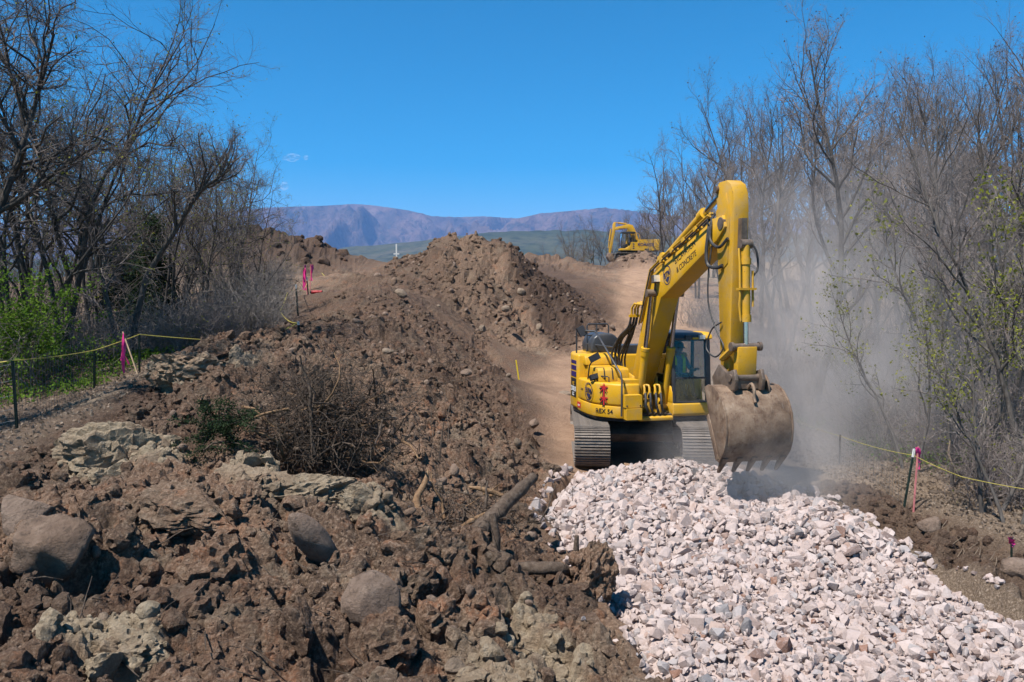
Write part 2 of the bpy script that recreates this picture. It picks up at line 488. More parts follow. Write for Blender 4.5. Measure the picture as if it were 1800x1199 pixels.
# ---- soil material
def soil_material():
    t = NT('soil')
    t.alb = 0.98
    p = t.geo_pos()
    n1 = t.noise(p, 0.55, 5, 0.6, 0.4)
    n2 = t.noise(p, 3.2, 6, 0.65)
    n3 = t.noise(p, 24, 5, 0.7)
    brown = t.ramp(n1, [(0.30, (0.102, 0.066, 0.045)), (0.45, (0.163, 0.106, 0.073)), (0.58, (0.233, 0.141, 0.092)), (0.72, (0.264, 0.180, 0.124))])
    red = t.ramp(n2, [(0.50, (0.218, 0.131, 0.086)), (0.66, (0.323, 0.155, 0.086))])
    c = t.mix(t.fr(n2, 0.50, 0.68), brown, red)
    c = t.mix(t.fr(n3, 0.50, 0.72), c, (0.399, 0.290, 0.210))
    c = t.mix(t.math('MULTIPLY', t.fr(n3, 0.50, 0.30), 0.75), c, (0.062, 0.040, 0.029))
    dry = t.ramp(n3, [(0.35, (0.16, 0.118, 0.082)), (0.6, (0.29, 0.222, 0.160)), (0.72, (0.42, 0.335, 0.25))])
    c = t.mix(t.math('MULTIPLY', t.fr(t.noise(p, 1.35, 6, 0.7, 0.6), 0.50, 0.64), 0.8), c, dry)
    tan = t.ramp(n3, [(0.3, (0.340, 0.217, 0.136)), (0.7, (0.526, 0.362, 0.241))])
    c = t.mix(t.math('MULTIPLY', t.attr('tan'), 0.8), c, tan)
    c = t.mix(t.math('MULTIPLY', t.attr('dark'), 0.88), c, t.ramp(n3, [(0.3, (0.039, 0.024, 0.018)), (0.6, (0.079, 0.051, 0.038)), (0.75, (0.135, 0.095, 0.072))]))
    road = t.ramp(t.noise(p, 1.1, 6, 0.6), [(0.3, (0.256, 0.158, 0.103)), (0.7, (0.416, 0.266, 0.174))])
    road = t.mix(t.math('MULTIPLY', t.fr(n3, 0.52, 0.7), 0.5), road, (0.511, 0.370, 0.265))
    c = t.mix(t.attr('road'), c, road)
    cl = t.ramp(t.noise(p, 9, 6, 0.75), [(0.3, (0.205, 0.150, 0.097)), (0.5, (0.375, 0.293, 0.202)), (0.7, (0.52, 0.428, 0.312))])
    c = t.mix(t.attr('clay'), c, cl)
    lit = t.ramp(t.noise(p, 30, 4, 0.8), [(0.35, (0.127, 0.089, 0.060)), (0.55, (0.271, 0.201, 0.144)), (0.68, (0.511, 0.403, 0.311))])
    c = t.mix(t.attr('litter'), c, lit)
    h = t.math('ADD', t.math('MULTIPLY', t.noise(p, 14, 6, 0.7), 1.0), t.math('MULTIPLY', t.noise(p, 55, 5, 0.75), 0.45))
    nm = t.bump(h, 0.10, 1.0)
    t.bsdf(c, 0.95, 0, 0.15, nm)
    return t.m
M_SOIL = soil_material()

nr, nc = TX.shape
idx = np.arange(nr * nc).reshape(nr, nc)
quads = np.stack([idx[:-1, :-1], idx[:-1, 1:], idx[1:, 1:], idx[1:, :-1]], -1).reshape(-1, 4)
AV = np.stack([TX, TY, TZ], -1).reshape(-1, 3)
AT = {'clay': clay.ravel(), 'road': roadm.ravel(), 'tan': tanb.ravel(), 'dark': darkm.ravel(), 'litter': litter.ravel()}
fc = np.stack([TX, TY, THM], -1).reshape(-1, 3)[quads].mean(1)
REG = region(fc[:, 0], fc[:, 1], fc[:, 2])
def sub_terrain(name, rid):
    q = quads[REG == rid]
    used, inv = np.unique(q, return_inverse=True)
    return np_obj(name, AV[used], inv.reshape(-1, 4), M_SOIL, None, False, {k: v[used] for k, v in AT.items()})
GROUND = tag(sub_terrain('ground', 0), kind='structure')
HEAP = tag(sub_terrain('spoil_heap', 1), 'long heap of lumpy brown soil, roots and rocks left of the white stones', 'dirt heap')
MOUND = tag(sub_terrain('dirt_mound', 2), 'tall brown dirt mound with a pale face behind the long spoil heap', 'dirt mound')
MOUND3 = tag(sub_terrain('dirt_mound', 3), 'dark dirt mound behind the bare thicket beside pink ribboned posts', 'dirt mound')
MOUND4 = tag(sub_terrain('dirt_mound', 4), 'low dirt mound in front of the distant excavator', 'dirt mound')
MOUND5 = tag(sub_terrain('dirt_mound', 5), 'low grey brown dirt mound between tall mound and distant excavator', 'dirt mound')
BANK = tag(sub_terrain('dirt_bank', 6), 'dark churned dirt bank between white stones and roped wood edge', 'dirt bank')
def ground_z(x, y):
    a, _ = terrain(np.array([float(x)]), np.array([float(y)]))
    return float(a[0])
def ground_zs(x, y):
    return terrain(np.asarray(x, float), np.asarray(y, float))[0]

# ---- far land
def far_land():
    xs = np.concatenate([-np.geomspace(14000, 30, 90), [0], np.geomspace(30, 14000, 90)])
    ys = np.concatenate([[-3000, -1000, -300, -100, 0, 60, 120], np.geomspace(150, 15000, 190)])
    X, Y = np.meshgrid(xs, ys)
    Z = np.full_like(X, -14.0)
    r = np.hypot(X, Y)
    Z = Z - 70 * smooth01(150, 1500, r)
    a = X / np.maximum(Y, 1)
    rid = 0.6 * fbm(X, Y, 900, 5, 401) + 0.4 * (1 - 2 * np.abs(fbm(X, Y, 700, 5, 402)))
    # the green foothill rises from 1.4 km to its crest near 3.6 km
    crest = np.interp(a, [-0.40, -0.27, -0.2, -0.12, -0.04, 0.03, 0.1, 0.2, 0.5], [150, 150, 175, 205, 255, 262, 250, 240, 240]) + 18 * fbm(a * 20, a * 3, 1.0, 3, 7)
    t = smooth01(1300, 3700, Y)
    Z = Z + (crest + 84) * t * (1 + 0.10 * rid * (1 - smooth01(3300, 3800, Y))) * (Y > 0) + 26 * rid * smooth01(600, 2000, r) * (1 - 0.7 * smooth01(3200, 3700, Y))
    Z = Z - 260 * smooth01(3800, 6000, Y)
    nr, nc = X.shape
    i = np.arange(nr * nc).reshape(nr, nc)
    q = np.stack([i[:-1, :-1], i[:-1, 1:], i[1:, 1:], i[1:, :-1]], -1).reshape(-1, 4)
    t = NT('scrubland')
    t.alb = 0.62
    p = t.geo_pos()
    n1 = t.noise(p, 0.0022, 6, 0.62, 0.6)
    n2 = t.noise(p, 0.02, 6, 0.7)
    c = t.ramp(n1, [(0.32, (0.050, 0.068, 0.030)), (0.48, (0.085, 0.098, 0.045)), (0.6, (0.125, 0.125, 0.065)), (0.72, (0.17, 0.145, 0.09))])
    c = t.mix(t.math('MULTIPLY', t.fr(n2, 0.48, 0.6), 0.75), c, (0.030, 0.042, 0.020))
    t.bsdf(c, 0.95, 0, 0.1, t.bump(n2, 25, 0.8))
    return tag(np_obj('hills', np.stack([X, Y, Z], -1).reshape(-1, 3), q, t.m, None, True), kind='structure')
far_land()

def mountains():
    a = np.linspace(-0.72, 0.80, 430)
    ys = np.concatenate([np.linspace(5600, 10200, 115), [10600, 11400, 12000]])
    A, Y = np.meshgrid(a, ys)
    X = A * Y
    pxs = np.array([-110, 250, 380, 440, 470, 530, 570, 620, 650, 680, 720, 760, 800, 850, 890, 910, 950, 1000, 1050, 1080, 1110, 1140, 1180, 1300, 1500, 1700, 2230])
    pys = np.array([395, 385, 375, 369, 366, 364, 363, 360, 361, 365, 371, 381, 383, 381, 384, 385, 376, 372, 366, 368, 372, 376, 380, 388, 386, 384, 395])
    cp_, sp_ = math.cos(PITCH), math.sin(PITCH)
    pa = (pxs - 900) / FPX
    pe = (510 - pys) / FPX
    near = ((A > 0.00) & (A < 0.4))
    crest_y = 9000 - 900 * np.exp(-((A - 0.11) / 0.09) ** 2) + 500 * np.exp(-((A + 0.05) / 0.05) ** 2)
    el = np.interp(A, pa, pe) + 0.0010 * fbm(A * 60, A * 0 + 3, 1.0, 5, 5) + 0.0008 * fbm(A * 240, A * 0 + 9, 1.0, 3, 15)
    H = el * crest_y + CAM_H
    t = np.clip((Y - 5600) / (crest_y - 5600), 0, 1)
    wX = X + 260 * fbm(X, Y, 1100, 3, 71); wY = Y + 260 * fbm(X, Y, 1100, 3, 72)
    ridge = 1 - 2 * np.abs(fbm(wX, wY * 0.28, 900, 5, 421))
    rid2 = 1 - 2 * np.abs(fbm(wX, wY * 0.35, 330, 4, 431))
    body = np.power(t, 1.25)
    env = np.sin(np.clip(t, 0, 1) * math.pi) ** 0.8
    Z = -90 + (H + 90) * body + (520 * (ridge - 0.5) + 230 * (rid2 - 0.45)) * env
    Z = np.minimum(Z, (el * 0 + np.interp(A, pa, pe) - 0.0003) * Y * 1.0 + CAM_H + 4000 * (t >= 0.999))
    Z = np.where(t >= 0.999, H - 0.35 * (Y - crest_y), Z)
    nr, nc = X.shape
    i = np.arange(nr * nc).reshape(nr, nc)
    q = np.stack([i[:-1, :-1], i[:-1, 1:], i[1:, 1:], i[1:, :-1]], -1).reshape(-1, 4)
    t_ = NT('mountainside')
    t_.alb = 1.35
    p = t_.geo_pos()
    n1 = t_.noise(p, 0.0016, 7, 0.66, 0.8)
    n2 = t_.noise(p, 0.009, 6, 0.7)
    c = t_.ramp(n1, [(0.33, (0.055, 0.045, 0.035)), (0.48, (0.115, 0.078, 0.062)), (0.6, (0.175, 0.112, 0.088)), (0.72, (0.22, 0.16, 0.125))])
    c = t_.mix(t_.math('MULTIPLY', t_.fr(n2, 0.5, 0.62), 0.75), c, (0.030, 0.034, 0.024))
    c = t_.mix(t_.math('MULTIPLY', t_.attr('gully_shade'), 0.85), c, (0.022, 0.026, 0.020))  # ravines darkened in the colour to deepen the relief shading
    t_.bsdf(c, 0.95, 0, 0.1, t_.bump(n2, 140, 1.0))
    return tag(np_obj('mountains', np.stack([X, Y, Z], -1).reshape(-1, 3), q, t_.m, None, True, {'gully_shade': np.clip(0.62 - 0.75 * ridge - 0.45 * rid2, 0, 1).ravel()}), kind='structure')
mountains()
# ------------------------------------------------------------------ stones, clods, boulders
rng = np.random.default_rng(7)
def ico(sub):
    bm = bmesh.new()
    bmesh.ops.create_icosphere(bm, subdivisions=sub, radius=1.0)
    V = np.array([v.co[:] for v in bm.verts]); Fc = np.array([[v.index for v in f.verts] for f in bm.faces])
    bm.free()
    return V, Fc
ICO = {k: ico(k) for k in (1, 2, 3, 4, 5)}
def n3(V, f, off, octv=3, ridged=False):
    o = Vector(off)
    out = np.empty(len(V))
    for i, v in enumerate(V):
        p = Vector(v) * f + o
        s, a = 0.0, 1.0
        for k in range(octv):
            q = mnoise.noise(p)
            s += a * (1 - 2 * abs(q) if ridged else q)
            p = p * 2.1; a *= 0.5
        out[i] = s
    return out
def rock_shape(sub, seed, cuts=9, rough=0.10, depth=(0.55, 0.85), dims=(1, 1, 1)):
    r = np.random.default_rng(seed)
    V, Fc = ICO[sub]
    V = V.copy()
    V *= (1 + 0.16 * n3(V, 0.9, (seed, 3, 1), 2))[:, None]
    for k in range(cuts):
        n = r.normal(size=3); n /= np.linalg.norm(n)
        d = r.uniform(*depth)
        ex = np.maximum(0, V @ n - d)
        V -= (ex * 0.92)[:, None] * n
    V *= (1 + rough * n3(V, 2.6, (seed, 9, 4), 3))[:, None]
    return V * np.array(dims), Fc
def clod_shape(sub, seed):
    r = np.random.default_rng(seed)
    V, Fc = ICO[sub]
    V = V.copy()
    d = 1 + 0.32 * n3(V, 0.9, (seed, 2, 7), 2) + 0.28 * n3(V, 2.0, (seed, 5, 3), 2, True) - 0.12
    if sub >= 3: d = d + 0.15 * n3(V, 4.5, (seed, 1, 8), 3, True)
    if sub >= 5: d = d + 0.07 * n3(V, 11.0, (seed, 6, 8), 2, True) - 0.05 * np.abs(n3(V, 7.0, (seed, 3, 3), 2))
    V *= d[:, None]
    for k in range(3):
        n = r.normal(size=3); n /= np.linalg.norm(n)
        V -= (np.maximum(0, V @ n - r.uniform(0.5, 0.8)) * 0.85)[:, None] * n
    V[:, 2] *= 0.8
    return V, Fc
def hull_stone(seed, npt=15):
    r = np.random.default_rng(seed)
    dims = np.array([1.0, r.uniform(0.68, 0.98), r.uniform(0.55, 0.85)])
    P = r.normal(size=(npt, 3)); P /= np.linalg.norm(P, axis=1)[:, None]
    P = P * r.uniform(0.86, 1.06, size=(npt, 1)) * dims
    bm = bmesh.new()
    for p in P: bm.verts.new(p)
    res = bmesh.ops.convex_hull(bm, input=bm.verts[:])
    bmesh.ops.delete(bm, geom=[v for v in bm.verts if not v.link_faces], context='VERTS')
    bmesh.ops.triangulate(bm, faces=bm.faces[:])
    bm.verts.index_update()
    V = np.array([v.co[:] for v in bm.verts]); Fc = np.array([[v.index for v in f.verts] for f in bm.faces])
    bm.free()
    return V, Fc
def rand_rot(n, r=rng):
    q = r.normal(size=(n, 4)); q /= np.linalg.norm(q, axis=1)[:, None]
    w, x, y, z = q.T
    return np.stack([np.stack([1 - 2 * (y * y + z * z), 2 * (x * y - z * w), 2 * (x * z + y * w)], -1),
                     np.stack([2 * (x * y + z * w), 1 - 2 * (x * x + z * z), 2 * (y * z - x * w)], -1),
                     np.stack([2 * (x * z - y * w), 2 * (y * z + x * w), 1 - 2 * (x * x + y * y)], -1)], 1)
def scatter(shapes, pos, size, rot, pick, tone=None):
    Vs, Fs, Ts, off = [], [], [], 0
    for k, (V, Fc) in enumerate(shapes):
        m = np.where(pick == k)[0]
        if not len(m): continue
        P = np.einsum('nij,vj->nvi', rot[m], V) * size[m][:, None, None] + pos[m][:, None, :]
        nv = len(V)
        Vs.append(P.reshape(-1, 3))
        Fs.append((Fc[None] + (np.arange(len(m)) * nv)[:, None, None]).reshape(-1, 3) + off)
        if tone is not None: Ts.append(np.repeat(tone[m], nv))
        off += len(m) * nv
    return np.concatenate(Vs), np.concatenate(Fs), (np.concatenate(Ts) if tone is not None else None)
def project(P):
    cp_, sp_ = math.cos(PITCH), math.sin(PITCH)
    dy, dz = P[:, 1], P[:, 2] - CAM_H
    dep = dy * cp_ - dz * sp_
    up = dy * sp_ + dz * cp_
    return 900 + FPX * P[:, 0] / dep, 599.5 - FPX * up / dep, dep

def limestone():
    t = NT('crushed_limestone')
    t.alb = 0.83
    tone = t.attr('tone')
    p = t.geo_pos()
    c = t.ramp(tone, [(0.0, (0.38, 0.295, 0.265)), (0.18, (0.50, 0.415, 0.385)), (0.45, (0.43, 0.34, 0.305)), (0.60, (0.46, 0.36, 0.325)), (0.72, (0.33, 0.30, 0.295)), (0.83, (0.45, 0.36, 0.325)), (0.90, (0.34, 0.23, 0.185)), (0.95, (0.21, 0.205, 0.21)), (0.985, (0.24, 0.13, 0.09))])
    n = t.noise(p, 22, 5, 0.7)
    c = t.mix(t.math('MULTIPLY', t.fr(n, 0.52, 0.72), 0.5), c, (0.545, 0.458, 0.445))
    c = t.mix(t.math('MULTIPLY', t.fr(n, 0.46, 0.30), 0.6), c, (0.27, 0.215, 0.195))
    t.bsdf(c, 0.85, 0, 0.25, t.bump(t.noise(p, 45, 5, 0.7), 0.02, 0.7))
    return t.m
M_LIME = limestone()
GRAVEL_SHAPES = [hull_stone(100 + i, 11 + i % 6) for i in range(26)]
def build_gravel():
    # bed surface below the stones
    xs = np.linspace(0.0, 7.4, 160); ys = np.linspace(4.6, 17.3, 230)
    X, Y = np.meshgrid(xs, ys)
    Z = gravel_z(X, Y) - 0.052 + 0.045 * clods(X, Y, 0.10, 55) - 0.02 * smooth01(11.2, 12.5, Y)
    gi = gravel_in(X, Y)
    i = np.arange(X.size).reshape(X.shape)
    q = np.stack([i[:-1, :-1], i[:-1, 1:], i[1:, 1:], i[1:, :-1]], -1).reshape(-1, 4)
    ok = (gi.ravel()[q] > 0.12).all(1)
    bed = np_obj('gravel_bed', np.stack([X, Y, Z], -1).reshape(-1, 3), q[ok], M_LIME, None, False, {'tone': np.clip(0.5 + 0.3 * fbm(X, Y, 0.3, 3, 5), 0, 1).ravel()})
    tag(bed, kind='structure')
    pos = []
    for layer, (sp, zo) in enumerate(((0.106, 0.0), (0.115, -0.025), (0.22, 0.02))):
        gx, gy = np.meshgrid(np.arange(0, 7.4, sp), np.arange(4.9, 17.4, sp))
        gx = gx + rng.uniform(-0.5, 0.5, gx.shape) * sp; gy = gy + rng.uniform(-0.5, 0.5, gy.shape) * sp
        gi = gravel_in(gx, gy)
        pile = smooth01(11.2, 12.0, gy)
        keep = (gi > -0.02) & (rng.random(gx.shape) < np.where(layer == 2, 0.25 + 0.75 * pile, 1.0))
        x, y = gx[keep], gy[keep]
        pos.append(np.stack([x, y, gravel_z(x, y) + zo + rng.uniform(-0.025, 0.035, len(x)), np.full(len(x), layer)], -1))
    # strays off the edges
    n = 190
    yy = rng.uniform(6.5, 17, n); side = rng.random(n) < 0.5
    xx = np.where(side, np.interp(yy, _ly, _lx) - rng.exponential(0.10, n), np.interp(yy, _ry, _rx) + rng.exponential(0.06, n))
    pos.append(np.stack([xx, yy, ground_zs(xx, yy) + 0.03, np.full(n, 3)], -1))
    P = np.concatenate(pos)
    n = len(P)
    size = np.clip(rng.lognormal(math.log(0.059), 0.42, n), 0.022, 0.17) * (1 + 0.12 * smooth01(11, 12, P[:, 1]))
    front = P[:, 1] < 11.2
    size = np.where(front & (rng.random(n) < 0.45), size * 0.62, size)
    rot = rand_rot(n)
    pick = rng.integers(0, len(GRAVEL_SHAPES), n)
    tone = rng.random(n)
    P3 = P[:, :3]
    u, v, dep = project(P3)
    inview = (u > 10) & (u < 1790) & (v < 1190) & (v > 0) & (P[:, 3] != 1) & (P[:, 1] > 6.9)
    score = np.where(inview, size / dep, 0)
    top = np.argsort(-score)[:300]
    single = np.zeros(n, bool); single[top] = True
    m = ~single
    V, Fc, T = scatter(GRAVEL_SHAPES, P3[m], size[m], rot[m], pick[m], tone[m])
    tag(np_obj('loose_stones', V, Fc, M_LIME, bed, False, {'tone': T}), kind='stuff')
    meshes = {}
    for k in top:
        key = (int(pick[k]), int(tone[k] * 8))
        if key not in meshes:
            V, Fc = GRAVEL_SHAPES[key[0]]
            meshes[key] = np_mesh('stone', V, Fc, M_LIME, False, {'tone': np.full(len(V), tone[k])})
        o = bpy.data.objects.new('stone', meshes[key])
        o.matrix_world = Matrix.Translation(Vector(P3[k])) @ Matrix(rot[k].tolist()).to_4x4() @ Matrix.Scale(size[k], 4)
        link(o, bed)
build_gravel()

def rock_material(name, cols, dust=0.6):
    t = NT(name)
    t.alb = 0.84
    cols = [(a * 1.08, b * 0.98, c * 0.88) for a, b, c in cols]
    p = t.coord('Object')
    g = t.geo_pos()
    n = t.noise(g, 5, 6, 0.65)
    c = t.ramp(n, [(0.3, cols[0]), (0.55, cols[1]), (0.75, cols[2])])
    d = t.noise(g, 11, 6, 0.7)
    c = t.mix(t.math('MULTIPLY', t.fr(d, 0.52, 0.66), dust), c, (0.13, 0.09, 0.065))
    c = t.mix(t.fr(t.noise(g, 60, 3, 0.6), 0.70, 0.78), c, (0.05, 0.04, 0.03))
    t.bsdf(c, 0.9, 0, 0.2, t.bump(t.math('ADD', t.noise(g, 30, 6, 0.75), t.noise(g, 9, 5, 0.7)), 0.05, 1.0))
    return t.m
M_ROCK = rock_material('brown_grey_rock', ((0.14, 0.102, 0.080), (0.22, 0.166, 0.134), (0.32, 0.255, 0.21)), 0.9)
M_ROCK2 = rock_material('grey_rock', ((0.17, 0.130, 0.108), (0.25, 0.198, 0.168), (0.34, 0.282, 0.242)), 0.8)
M_PALE = rock_material('pale_rock', ((0.18, 0.15, 0.12), (0.27, 0.225, 0.185), (0.36, 0.31, 0.26)), 0.6)

def boulder(px, py, Y, wpx, hpx, dpt, seed, label, mat, rot=(0, 0, 0), cuts=7, depth=(0.6, 0.9), rough=0.05, lift=0.0, sub=4):
    s = scale_at(Y)
    p = at(px, py, Y)
    V, Fc = rock_shape(sub, seed, cuts, rough, depth, (wpx / 2 / s, dpt / 2, hpx / 2 / s))
    o = np_obj('boulder' if wpx / s > 0.35 else 'rock', V, Fc, mat, None, True)
    o.location = (p.x, p.y + lift, p.z)
    o.rotation_euler = rot
    return tag(o, label, 'boulder' if wpx / s > 0.35 else 'rock')
boulder(82, 985, 7.6, 185, 175, 0.70, 5, 'broad broken brown boulder with a black hollow at its foot', M_ROCK, (0.1, 0.1, 0.2), 13, (0.45, 0.75), 0.11)
boulder(48, 900, 8.3, 110, 74, 0.6, 11, 'flat pale brown slab of rock above the broad broken boulder', M_ROCK2, (0.3, 0.25, 0), 7, (0.45, 0.8))
boulder(556, 955, 8.5, 58, 158, 0.30, 17, 'long upright grey slab leaning beside a black hollow', M_ROCK2, (0.35, -0.56, 0.15), 4, (0.72, 0.95), 0.03)
boulder(652, 1066, 7.55, 108, 122, 0.56, 23, 'smooth rounded grey boulder half buried in the soil', M_ROCK2, (0.1, 0.0, 0.4), 7, (0.66, 0.9), 0.06)
boulder(765, 1104, 7.9, 74, 44, 0.4, 31, 'small flat brown boulder below the dark clump of soil', M_ROCK, (0.1, 0.2, 0), 6)
boulder(1634, 925, 12.6, 42, 34, 0.34, 37, 'round tan boulder on the dark dirt bank', M_ROCK2)
boulder(1787, 1000, 10.6, 62, 40, 0.42, 41, 'brown boulder at the edge of the dirt bank', M_ROCK2)
boulder(704, 516, 29.5, 24, 15, 0.4, 43, 'pale stone on the dark shoulder below the white cross', M_PALE, (0.2, 0.4, 0), 5)
boulder(848, 578, 33, 14, 15, 0.35, 47, 'pale round stone at the foot of the tall mound', M_PALE)
boulder(889, 543, 35.2, 16, 13, 0.35, 53, 'tan stone on the right flank of the tall mound', M_PALE)
boulder(916, 513, 39.5, 18, 16, 0.4, 57, 'grey stone high on the right flank of the tall mound', M_PALE)
boulder(988, 468, 70, 17, 11, 0.6, 59, 'grey boulder on the low mound left of the distant excavator', M_PALE)
boulder(1091, 459, 79, 15, 7, 0.6, 61, 'flat grey rock before the distant excavator', M_PALE)
boulder(800, 1172, 7.0, 48, 26, 0.18, 67, 'small pale yellowish rock at the bottom of the heap', M_PALE)
boulder(372, 898, 8.9, 34, 22, 0.15, 71, 'small tan rock on the flat brown slab of soil', M_ROCK2)
boulder(820, 655, 19.5, 22, 14, 0.25, 73, 'pale rock on the flank of the heap facing the road', M_ROCK2)
boulder(939, 745, 20.6, 18, 18, 0.25, 79, 'grey rock at the road edge left of the excavator', M_ROCK2)
boulder(681, 617, 16.8, 24, 12, 0.25, 83, 'pale flat rock near the top of the heap', M_PALE)

def heap_stones():
    shapes = [rock_shape(2, 300 + i, 7, 0.06, (0.55, 0.85), (1, 0.6 + 0.05 * (i % 6), 0.5 + 0.05 * (i % 5))) for i in range(10)]
    meshes = [np_mesh('stone', V, Fc, (M_ROCK, M_ROCK2, M_ROCK, M_ROCK2)[i % 4] if i != 4 else M_PALE, True) for i, (V, Fc) in enumerate(shapes)]
    n = 0
    tries = 0
    r = np.random.default_rng(21)
    X = r.uniform(-6.2, 1.2, 4000); Y = 6 + 24 * r.random(4000) ** 1.35
    hm = heap_mask(X, Y)
    Z = ground_zs(X, Y)
    u, v, d = project(np.stack([X, Y, Z], -1))
    ok = np.where((hm > 0.6) & (gravel_in(X, Y) < -0.1) & (u > 0) & (u < 1800) & (v < 1199) & ((u > 560) | (r.random(4000) < 0.3)))[0][:300]
    for k in ok:
        s = min(0.17, max(0.035, r.lognormal(math.log(0.065), 0.42)))
        new_obj('stone', meshes[r.integers(0, 10)], HEAP, (X[k], Y[k], Z[k] + s * 0.25), r.uniform(0, 6.28, 3), (s, s, s))
    X = r.uniform(-9, 7, 900); Y = r.uniform(32, 50, 900)
    hm = heap_mask(X, Y); Z = ground_zs(X, Y)
    for k in np.where((((X + 1.0) / 6) ** 2 + ((Y - 39) / 7) ** 2 < 1) & (hm > 0.4))[0][:110]:
        s = min(0.25, max(0.06, r.lognormal(math.log(0.10), 0.4)))
        new_obj('stone', meshes[r.integers(0, 10)], MOUND, (X[k], Y[k], Z[k] + s * 0.2), r.uniform(0, 6.28, 3), (s, s, s))
heap_stones()

def build_clods():
    r = np.random.default_rng(33)
    def batch(name, n, sub, smin, smax, pw, xr, yr, parent, seed, sink=0.15, cond=None, ypow=1.0):
        X = r.uniform(*xr, n); Y = yr[0] + (yr[1] - yr[0]) * r.random(n) ** ypow
        hm = heap_mask(X, Y)
        den = 0.35 + 0.65 * smooth01(-0.25, 0.3, fbm(X, Y, 1.4, 3, 900 + seed))
        k = (hm > 0.55) & (gravel_in(X, Y) < -0.12) & (r.random(n) < den)
        if cond is not None: k &= cond(X, Y)
        X, Y = X[k], Y[k]; n = len(X)
        if n == 0: return
        s = smin + (smax - smin) * r.random(n) ** pw
        Z = ground_zs(X, Y) - s * sink
        sh = [clod_shape(sub, seed * 50 + i) for i in range(8 if sub < 4 else 5)]
        V, Fc, T = scatter(sh, np.stack([X, Y, Z], -1), s, rand_rot(n, r), r.integers(0, len(sh), n), np.arange(n, dtype=float))
        cl = np.zeros(n); wb = 0.3 * fbm(X, Y, 0.35, 3, 300)
        for (px, py, rr, a) in CLAY:
            cl = np.maximum(cl, a * (np.hypot(X - px, Y - py) / rr + wb < 0.9))
        dk = dark_mask(X, Y)
        tb = np.exp(-(((X + 2.6) / 2.3) ** 2 + ((Y - 37) / 5.0) ** 2)) * (1 - 0.8 * dk)  # clods carry the same painted light on the mound's sunward face
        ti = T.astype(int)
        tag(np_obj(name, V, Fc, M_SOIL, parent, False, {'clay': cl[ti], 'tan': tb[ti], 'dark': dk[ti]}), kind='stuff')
    batch('dirt_clods', 190, 4, 0.13, 0.30, 2.0, (-6, 1.6), (6, 17), HEAP, 1, 0.25, None, 1.5)
    batch('dirt_clods', 2000, 2, 0.05, 0.14, 1.6, (-6.5, 1.6), (5.6, 20), HEAP, 2, 0.1, None, 1.7)
    batch('dirt_clods', 14000, 1, 0.011, 0.042, 1.9, (-6.5, 1.6), (5.4, 17), HEAP, 3, 0.0, None, 1.8)
    batch('dirt_clods', 3400, 2, 0.028, 0.085, 1.8, (-6.5, 1.6), (5.4, 19), HEAP, 9, 0.1, None, 1.7)
    batch('dirt_clods', 3000, 1, 0.04, 0.12, 2.0, (-6.5, 1.6), (14, 34), HEAP, 4, 0.1)
    batch('dirt_clods', 9000, 1, 0.04, 0.20, 3.0, (-9, 8), (31, 52), MOUND, 5, 0.2)
    batch('dirt_clods', 500, 2, 0.15, 0.45, 2.0, (-28, -8), (50, 68), MOUND3, 6, 0.2)
    batch('dirt_clods', 700, 1, 0.1, 0.35, 2.0, (3, 20), (72, 86), MOUND4, 7, 0.2)
    batch('dirt_clods', 3200, 2, 0.014, 0.085, 2.0, (5.2, 8.4), (7, 16.5), BANK, 8, 0.1, lambda x, y: x > 5)
build_clods()

def soil_lump(px, py, Y, wpx, hpx, dpt, seed, label, clay, rot=(0, 0, 0), core=0.80):
    """a lump that has crumbled: a rough core crusted with broken pieces"""
    s = scale_at(Y); p = at(px, py, Y)
    D = np.array([wpx / 2 / s, dpt / 2, hpx / 2 / s])
    r = np.random.default_rng(seed)
    V0, F0 = clod_shape(5, seed)
    V0 = V0 / np.array([1, 1, 0.8]) * D * core
    n = int(150 * max(1.0, wpx / 150))
    q = r.normal(size=(n, 3)); q /= np.linalg.norm(q, axis=1)[:, None]
    q = q * D * core * r.uniform(0.75, 1.02, (n, 1))
    sz = D.mean() * 0.05 + D.mean() * 0.24 * r.random(n) ** 2.2
    sh = [clod_shape(2, seed * 31 + k) for k in range(5)]
    V1, F1, _ = scatter(sh, q, sz, rand_rot(n, r), r.integers(0, 5, n))
    V = np.concatenate([V0, V1]); Fc = np.concatenate([F0, F1 + len(V0)])
    cl = clay * np.clip(1.0 + 0.9 * n3(V[:len(V0)], 2.2, (seed, 1, 1), 2), 0.2, 1.0)
    cl = np.concatenate([cl, np.repeat(clay * r.uniform(0.4, 1.0, len(V1) // len(sh[0][0])), len(sh[0][0]))])
    o = np_obj('soil_lump', V, Fc, M_SOIL, None, False, {'clay': cl})
    o.location = p; o.rotation_euler = rot
    return tag(o, label, 'soil lump')
soil_lump(205, 800, 10.5, 190, 105, 0.9, 3, 'big pale yellow clay lump left of the green juniper sprig', 0.95, (0.1, 0.1, 0.3))
soil_lump(545, 872, 10.1, 190, 70, 0.6, 8, 'crumbly pale clay lump below the brush pile', 0.8, (0, -0.1, 0.2))
soil_lump(655, 890, 9.8, 110, 90, 0.5, 13, 'crumbly pale clay lump beside the splintered stump', 0.85, (0.2, 0.3, 0))
soil_lump(745, 985, 9.0, 150, 130, 0.8, 19, 'large dark clump of soil above a black hollow', 0.0, (0.3, -0.2, 0.2))
soil_lump(440, 855, 9.9, 150, 70, 0.6, 29, 'tan crumbling clay lump left of the brush pile foot', 0.6, (0, 0.1, 0))
soil_lump(1035, 1010, 9.7, 90, 120, 0.6, 39, 'dark soil lump at the edge of the white stones', 0.0, (0.1, 0, 0.5))
soil_lump(210, 1150, 6.5, 150, 80, 0.5, 49, 'whitish crumbly soil lump at the foot of the heap', 0.9, (0.1, 0.1, 0.1))
